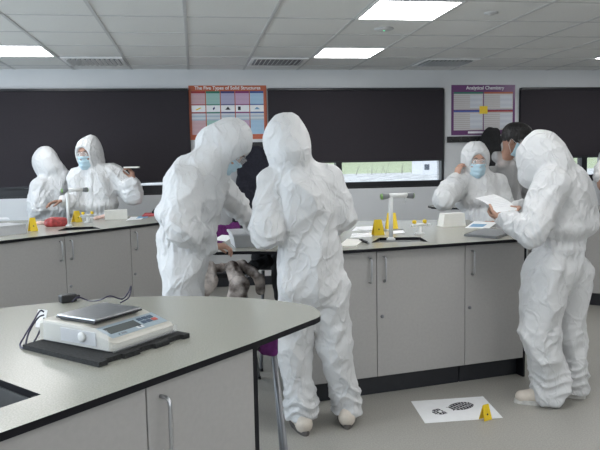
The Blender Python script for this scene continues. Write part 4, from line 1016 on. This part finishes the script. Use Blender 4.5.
# far left, turned away and leaning
J = PJ(std((A(50, 200, 6.95)[0], 7.07), (-.55, .80), 1.56))
J.update(hd=A(44, 164.5, 7.07), nk=A(53, 178, 7.09), ch=A(54, 197, 7.09), sL=A(41, 187, 6.97), sR=A(66, 182, 7.16), eL=A(38, 208, 6.94), wL=A(36, 224, 7.0), eR=A(72, 205, 7.14), wR=A(66, 222, 7.09), ws=A(54, 216, 7.09))
def ex1(C, J, bd_, rt):
    C.cap(J['hd']+np.array([.03, 0, .0]), A(62, 178, 7.09), .10, .11, .07); C.cap(J['sL'], J['eL'], .098, .098, .05)
person('person', 'person in white hooded coverall turned away and leaning at the far left', J, (-.75, .55, -.2), (-.55, .80), face=False, seed=71, extra=ex1, sc_=1.12, vox=.010, mask=False, goggles=False, fat=1.0, amp=.9, hoodk=.95)
# right frame edge
J = PJ(std((A(632, 200, 6.9)[0], 6.95), (-.4, -1), 1.70))
J.update(sR=A(612, 148, 6.85), eR=A(602, 170, 6.6), wR=A(598.5, 179, 6.45))
person('person', 'person in white coverall cut off by the right edge of the photo, hand lowered', J, (-.3, -.9, -.3), (-.4, -1), seed=83, vox=.011, sc_=1.05, curl=(.5, .6), fat=1.0, hd_={'R': np.array([-.05, -.3, -.9])}, pnl={'R': np.array([1., -.2, 0])})

# ---------------------------------------------------------------- coats, stools
def cloth(name, prims, mt, label, cat, seed=0, vox=.008, amp=1.0, cuts=()):
    P = np.array([p for q in prims for p in q[:2]]); S = SDF(P.min(0)-.16, P.max(0)+.16, vox)
    for q in prims: S.cap(*q)
    V, F = S.mesh(); N = vnormals(V, F); of = np.random.RandomState(seed).rand(3)*20
    wv = np.stack([vnoise(V*6+of), vnoise(V*6+of+7), vnoise(V*6+of+13)], 1)-.5
    V = V+N*((.024*(ridge(V*np.array([13, 13, 4.])+wv+of)**2-.4)+.010*(ridge(V*np.array([26, 26, 12.])+wv*2+of)**2-.4))*amp)[:, None]
    org = V.mean(0); org[2] = V[:, 2].min()
    o = raw_mesh(name, V, F, [mt], None, org); o.location = org; return tag(o, label, cat)
yw = 7.36
E3 = np.array([0, 1., 0])
def hook_rail(x0, x1, z, label, n):
    o = prop('coat_rail', ((x0+x1)/2, WY, z), 0, label, 'coat rail'); h = (x1-x0)/2
    MB().box(-h, h, -.022, -.001, -.035, .035, .003).build('board', 'black', o)
    for k in range(n):
        x = -h+(k+.5)*2*h/n
        MB().tube([(x, -.02, -.01), (x, -.055, -.02), (x, -.075, -.005), (x, -.078, .02)], .006, 6).build('hook', 'black', o, True)
    return o
hook_rail(.15, .84, 1.585, 'black coat hook rail below the orange-bordered poster', 6)
hook_rail(2.93, 3.72, 1.615, 'black coat hook rail below the purple-bordered poster', 8)
g_ = lambda x, y, Y=yw: A(x, y, Y)
nv = cloth('jacket', [(g_(256, 158), g_(262, 225), .12, .15, .05, E3, .5), (g_(246, 165), g_(240, 232), .09, .10, .04, E3, .6), (g_(270, 160), g_(268, 232), .07, .09, .04, E3, .6), (g_(254, 150), g_(258, 160), .05, .10, .05, E3, .6)], 'navy', 'dark navy coat hanging between the two people at the rounded bench end', 'coat', 3)
pl_ = cloth('second_coat', [(g_(221, 229, 7.3), g_(223, 240, 7.3), .05, .08, .05, E3, .5), (g_(223, 234, 7.3), g_(240, 225, 7.33), .05, .06, .05, E3, .5)], 'purple', 'second purple coat', None, 4)
pl_.parent = nv; pl_.location = pl_.location-nv.location  # separate purple coat, only parented to the navy one
cloth('jacket', [(g_(492, 136), g_(494, 200), .10, .17, .05, E3, .5), (g_(486, 142), g_(482, 190), .07, .09, .04, E3, .6)], 'blackcloth', 'black coat hanging under the purple-bordered poster', 'coat', 5)
def stool(base, rz, zseat, label):
    o = prop('lab_stool', (base[0], base[1], 0), rz, label, 'stool', 'grey metal lab stools')
    MB().lathe([(.13, zseat-.03), (.165, zseat-.026), (.17, zseat-.008), (.15, zseat), (.02, zseat-.004)], 28).build('seat', 'black', o, True)
    a, b = .115, .19
    for sx2, sy2 in ((-1, -1), (1, -1), (1, 1), (-1, 1)):
        l = MB().tube([(sx2*a, sy2*a, zseat-.028), (sx2*b, sy2*b, .012)], .0115, 10).build('leg', 'tube', o, True)
        MB().lathe([(.014, 0), (.014, .02)], 10, (sx2*b, sy2*b, 0)).build('foot', 'black', l)
    zr = .22; q = a+(b-a)*(1-zr/zseat)
    MB().tube([(-q, -q, zr), (q, -q, zr), (q, q, zr), (-q, q, zr)], .008, 8, closed=True).build('foot_ring', 'tube', o, True)
    return o
sA = (.16, 4.38); sB = (.50, 4.62); 
stool(sA, .1, .70, 'grey metal stool under a cream and brown fleece behind the stooping person')
stool(sB, .4, .70, 'grey metal stool under dark coats below the rounded end of the middle bench')
cloth('fleece_coat', [((.04, 4.22, .735), (.28, 4.30, .74), .026, .028, .03), ((.06, 4.20, .735), (.055, 4.16, .66), .055, .06, .03, E3, .4), ((.055, 4.16, .66), (.01, 4.15, .585), .055, .05, .03, E3, .4), ((.22, 4.22, .735), (.25, 4.14, .64), .045, .055, .03, E3, .4), ((.25, 4.14, .64), (.215, 4.12, .50), .055, .055, .03, E3, .4), ((.33, 4.26, .72), (.385, 4.2, .66), .028, .03, .03, E3, .5), ((.385, 4.2, .66), (.39, 4.2, .59), .03, .035, .03, E3, .5), ((.28, 4.30, .74), (.33, 4.26, .72), .028, .028, .02)], 'fleece', 'cream and brown fleece-lined coat draped over a stool below the bench end', 'coat', 8, .005, .45)
cloth('jacket', [((.42, 4.56, 0.750), (.58, 4.62, 0.760), .05, .05, .04), ((.46, 4.36, 0.750), (.36, 4.28, 0.740), .035, .035, .03), ((.54, 4.45, 0.750), (.54, 4.40, 0.500), .045, .04, .03)], 'blackcloth', 'black coat draped over a stool below the rounded bench end', 'coat', 9, .007, .6)
cloth('scarf', [((-.06, 4.26, .70), (-.055, 4.2, .62), .022, .026, .02), ((-.055, 4.2, .63), (-.05, 4.18, .50), .024, .02, .02)], 'purple', 'purple scarf hanging beside the cream fleece below the bench end', 'scarf', 10, .005, .4)
# stool by the near bench
l0, l1 = A(273.5, 352, 2.30), A(285.5, 452, 2.22)
dz = l0[2]-l1[2]; k = l1[2]/dz; foot_ = l1+(l1-l0)*k
stl = prop('lab_stool', (foot_[0]-.20, foot_[1]+.16, 0), 0, 'grey metal stool tucked under the foreground bench tip with a purple garment on it', 'stool', 'grey metal lab stools')
zs = .80; cx0 = np.array([foot_[0]-.20, foot_[1]+.16, 0])
MB().lathe([(.09, zs-.03), (.11, zs-.026), (.115, zs-.008), (.10, zs), (.02, zs-.004)], 28).build('seat', 'black', stl, True)
topx = (l0+(l0-l1)*((zs-.02-l0[2])/dz))-cx0; ft = foot_-cx0
for sx2, sy2 in ((1, 1), (-1, 1), (-1, -1), (1, -1)):
    l = MB().tube([(abs(topx[0])*sx2*1.0, topx[1]*sy2, zs-.02), (ft[0]*sx2, ft[1]*sy2, .012)], .0098, 10).build('leg', 'tube', stl, True)
    MB().lathe([(.015, 0), (.015, .02)], 10, (ft[0]*sx2, ft[1]*sy2, 0)).build('foot', 'black', l)
q = [(ft[0]*.86*a, ft[1]*.86*b, .25) for a, b in ((1, 1), (-1, 1), (-1, -1), (1, -1))]
MB().tube(q, .008, 8, closed=True).build('foot_ring', 'tube', stl, True)
p0 = A(266, 338, 2.30); 
cloth('jumper', [(A(x, 340, 2.24), A(x+1, yb_, 2.235), .014, .012, .025) for x, yb_ in ((258, 346), (262, 350), (266, 351), (270, 352), (274, 352.5))]+[(A(262, 340, 2.26), A(268, 339, 2.40), .02, .03, .03)], 'purple', 'purple garment hanging over the stool at the foreground bench tip', 'garment', 12, .004, .3)

rb = on(56, 226.5, .9)
cloth('plastic_bag', [((rb[0]-.055, rb[1], TOP+.032), (rb[0]+.06, rb[1]+.02, TOP+.032), .036, .034, .02), ((rb[0]-.02, rb[1]-.01, TOP+.05), (rb[0]+.05, rb[1]+.01, TOP+.048), .022, .02, .02)], 'redbag', 'crumpled red bag on the far left bench beside the white tap', 'bag', 21, .005, .45)
pk = on(42, 224.5, .9)
cloth('tissue', [((pk[0]-.05, pk[1], TOP+.012), (pk[0]+.05, pk[1]+.01, TOP+.013), .014, .014, .02)], 'pink', 'crumpled pale pink tissue between the yellow marker and the red bag', 'tissue', 22, .004, .3)
pk = on(101, 219.5, .9)
cloth('tissue', [((pk[0]-.05, pk[1], TOP+.014), (pk[0]+.05, pk[1]+.03, TOP+.03), .016, .018, .02), ((pk[0]+.05, pk[1]+.03, TOP+.03), (pk[0]+.07, pk[1]+.03, TOP+.075), .016, .012, .02)], 'pink', 'crumpled pale pink wrapper leaning on the white box of the far left bench', 'wrapper', 23, .004, .3)
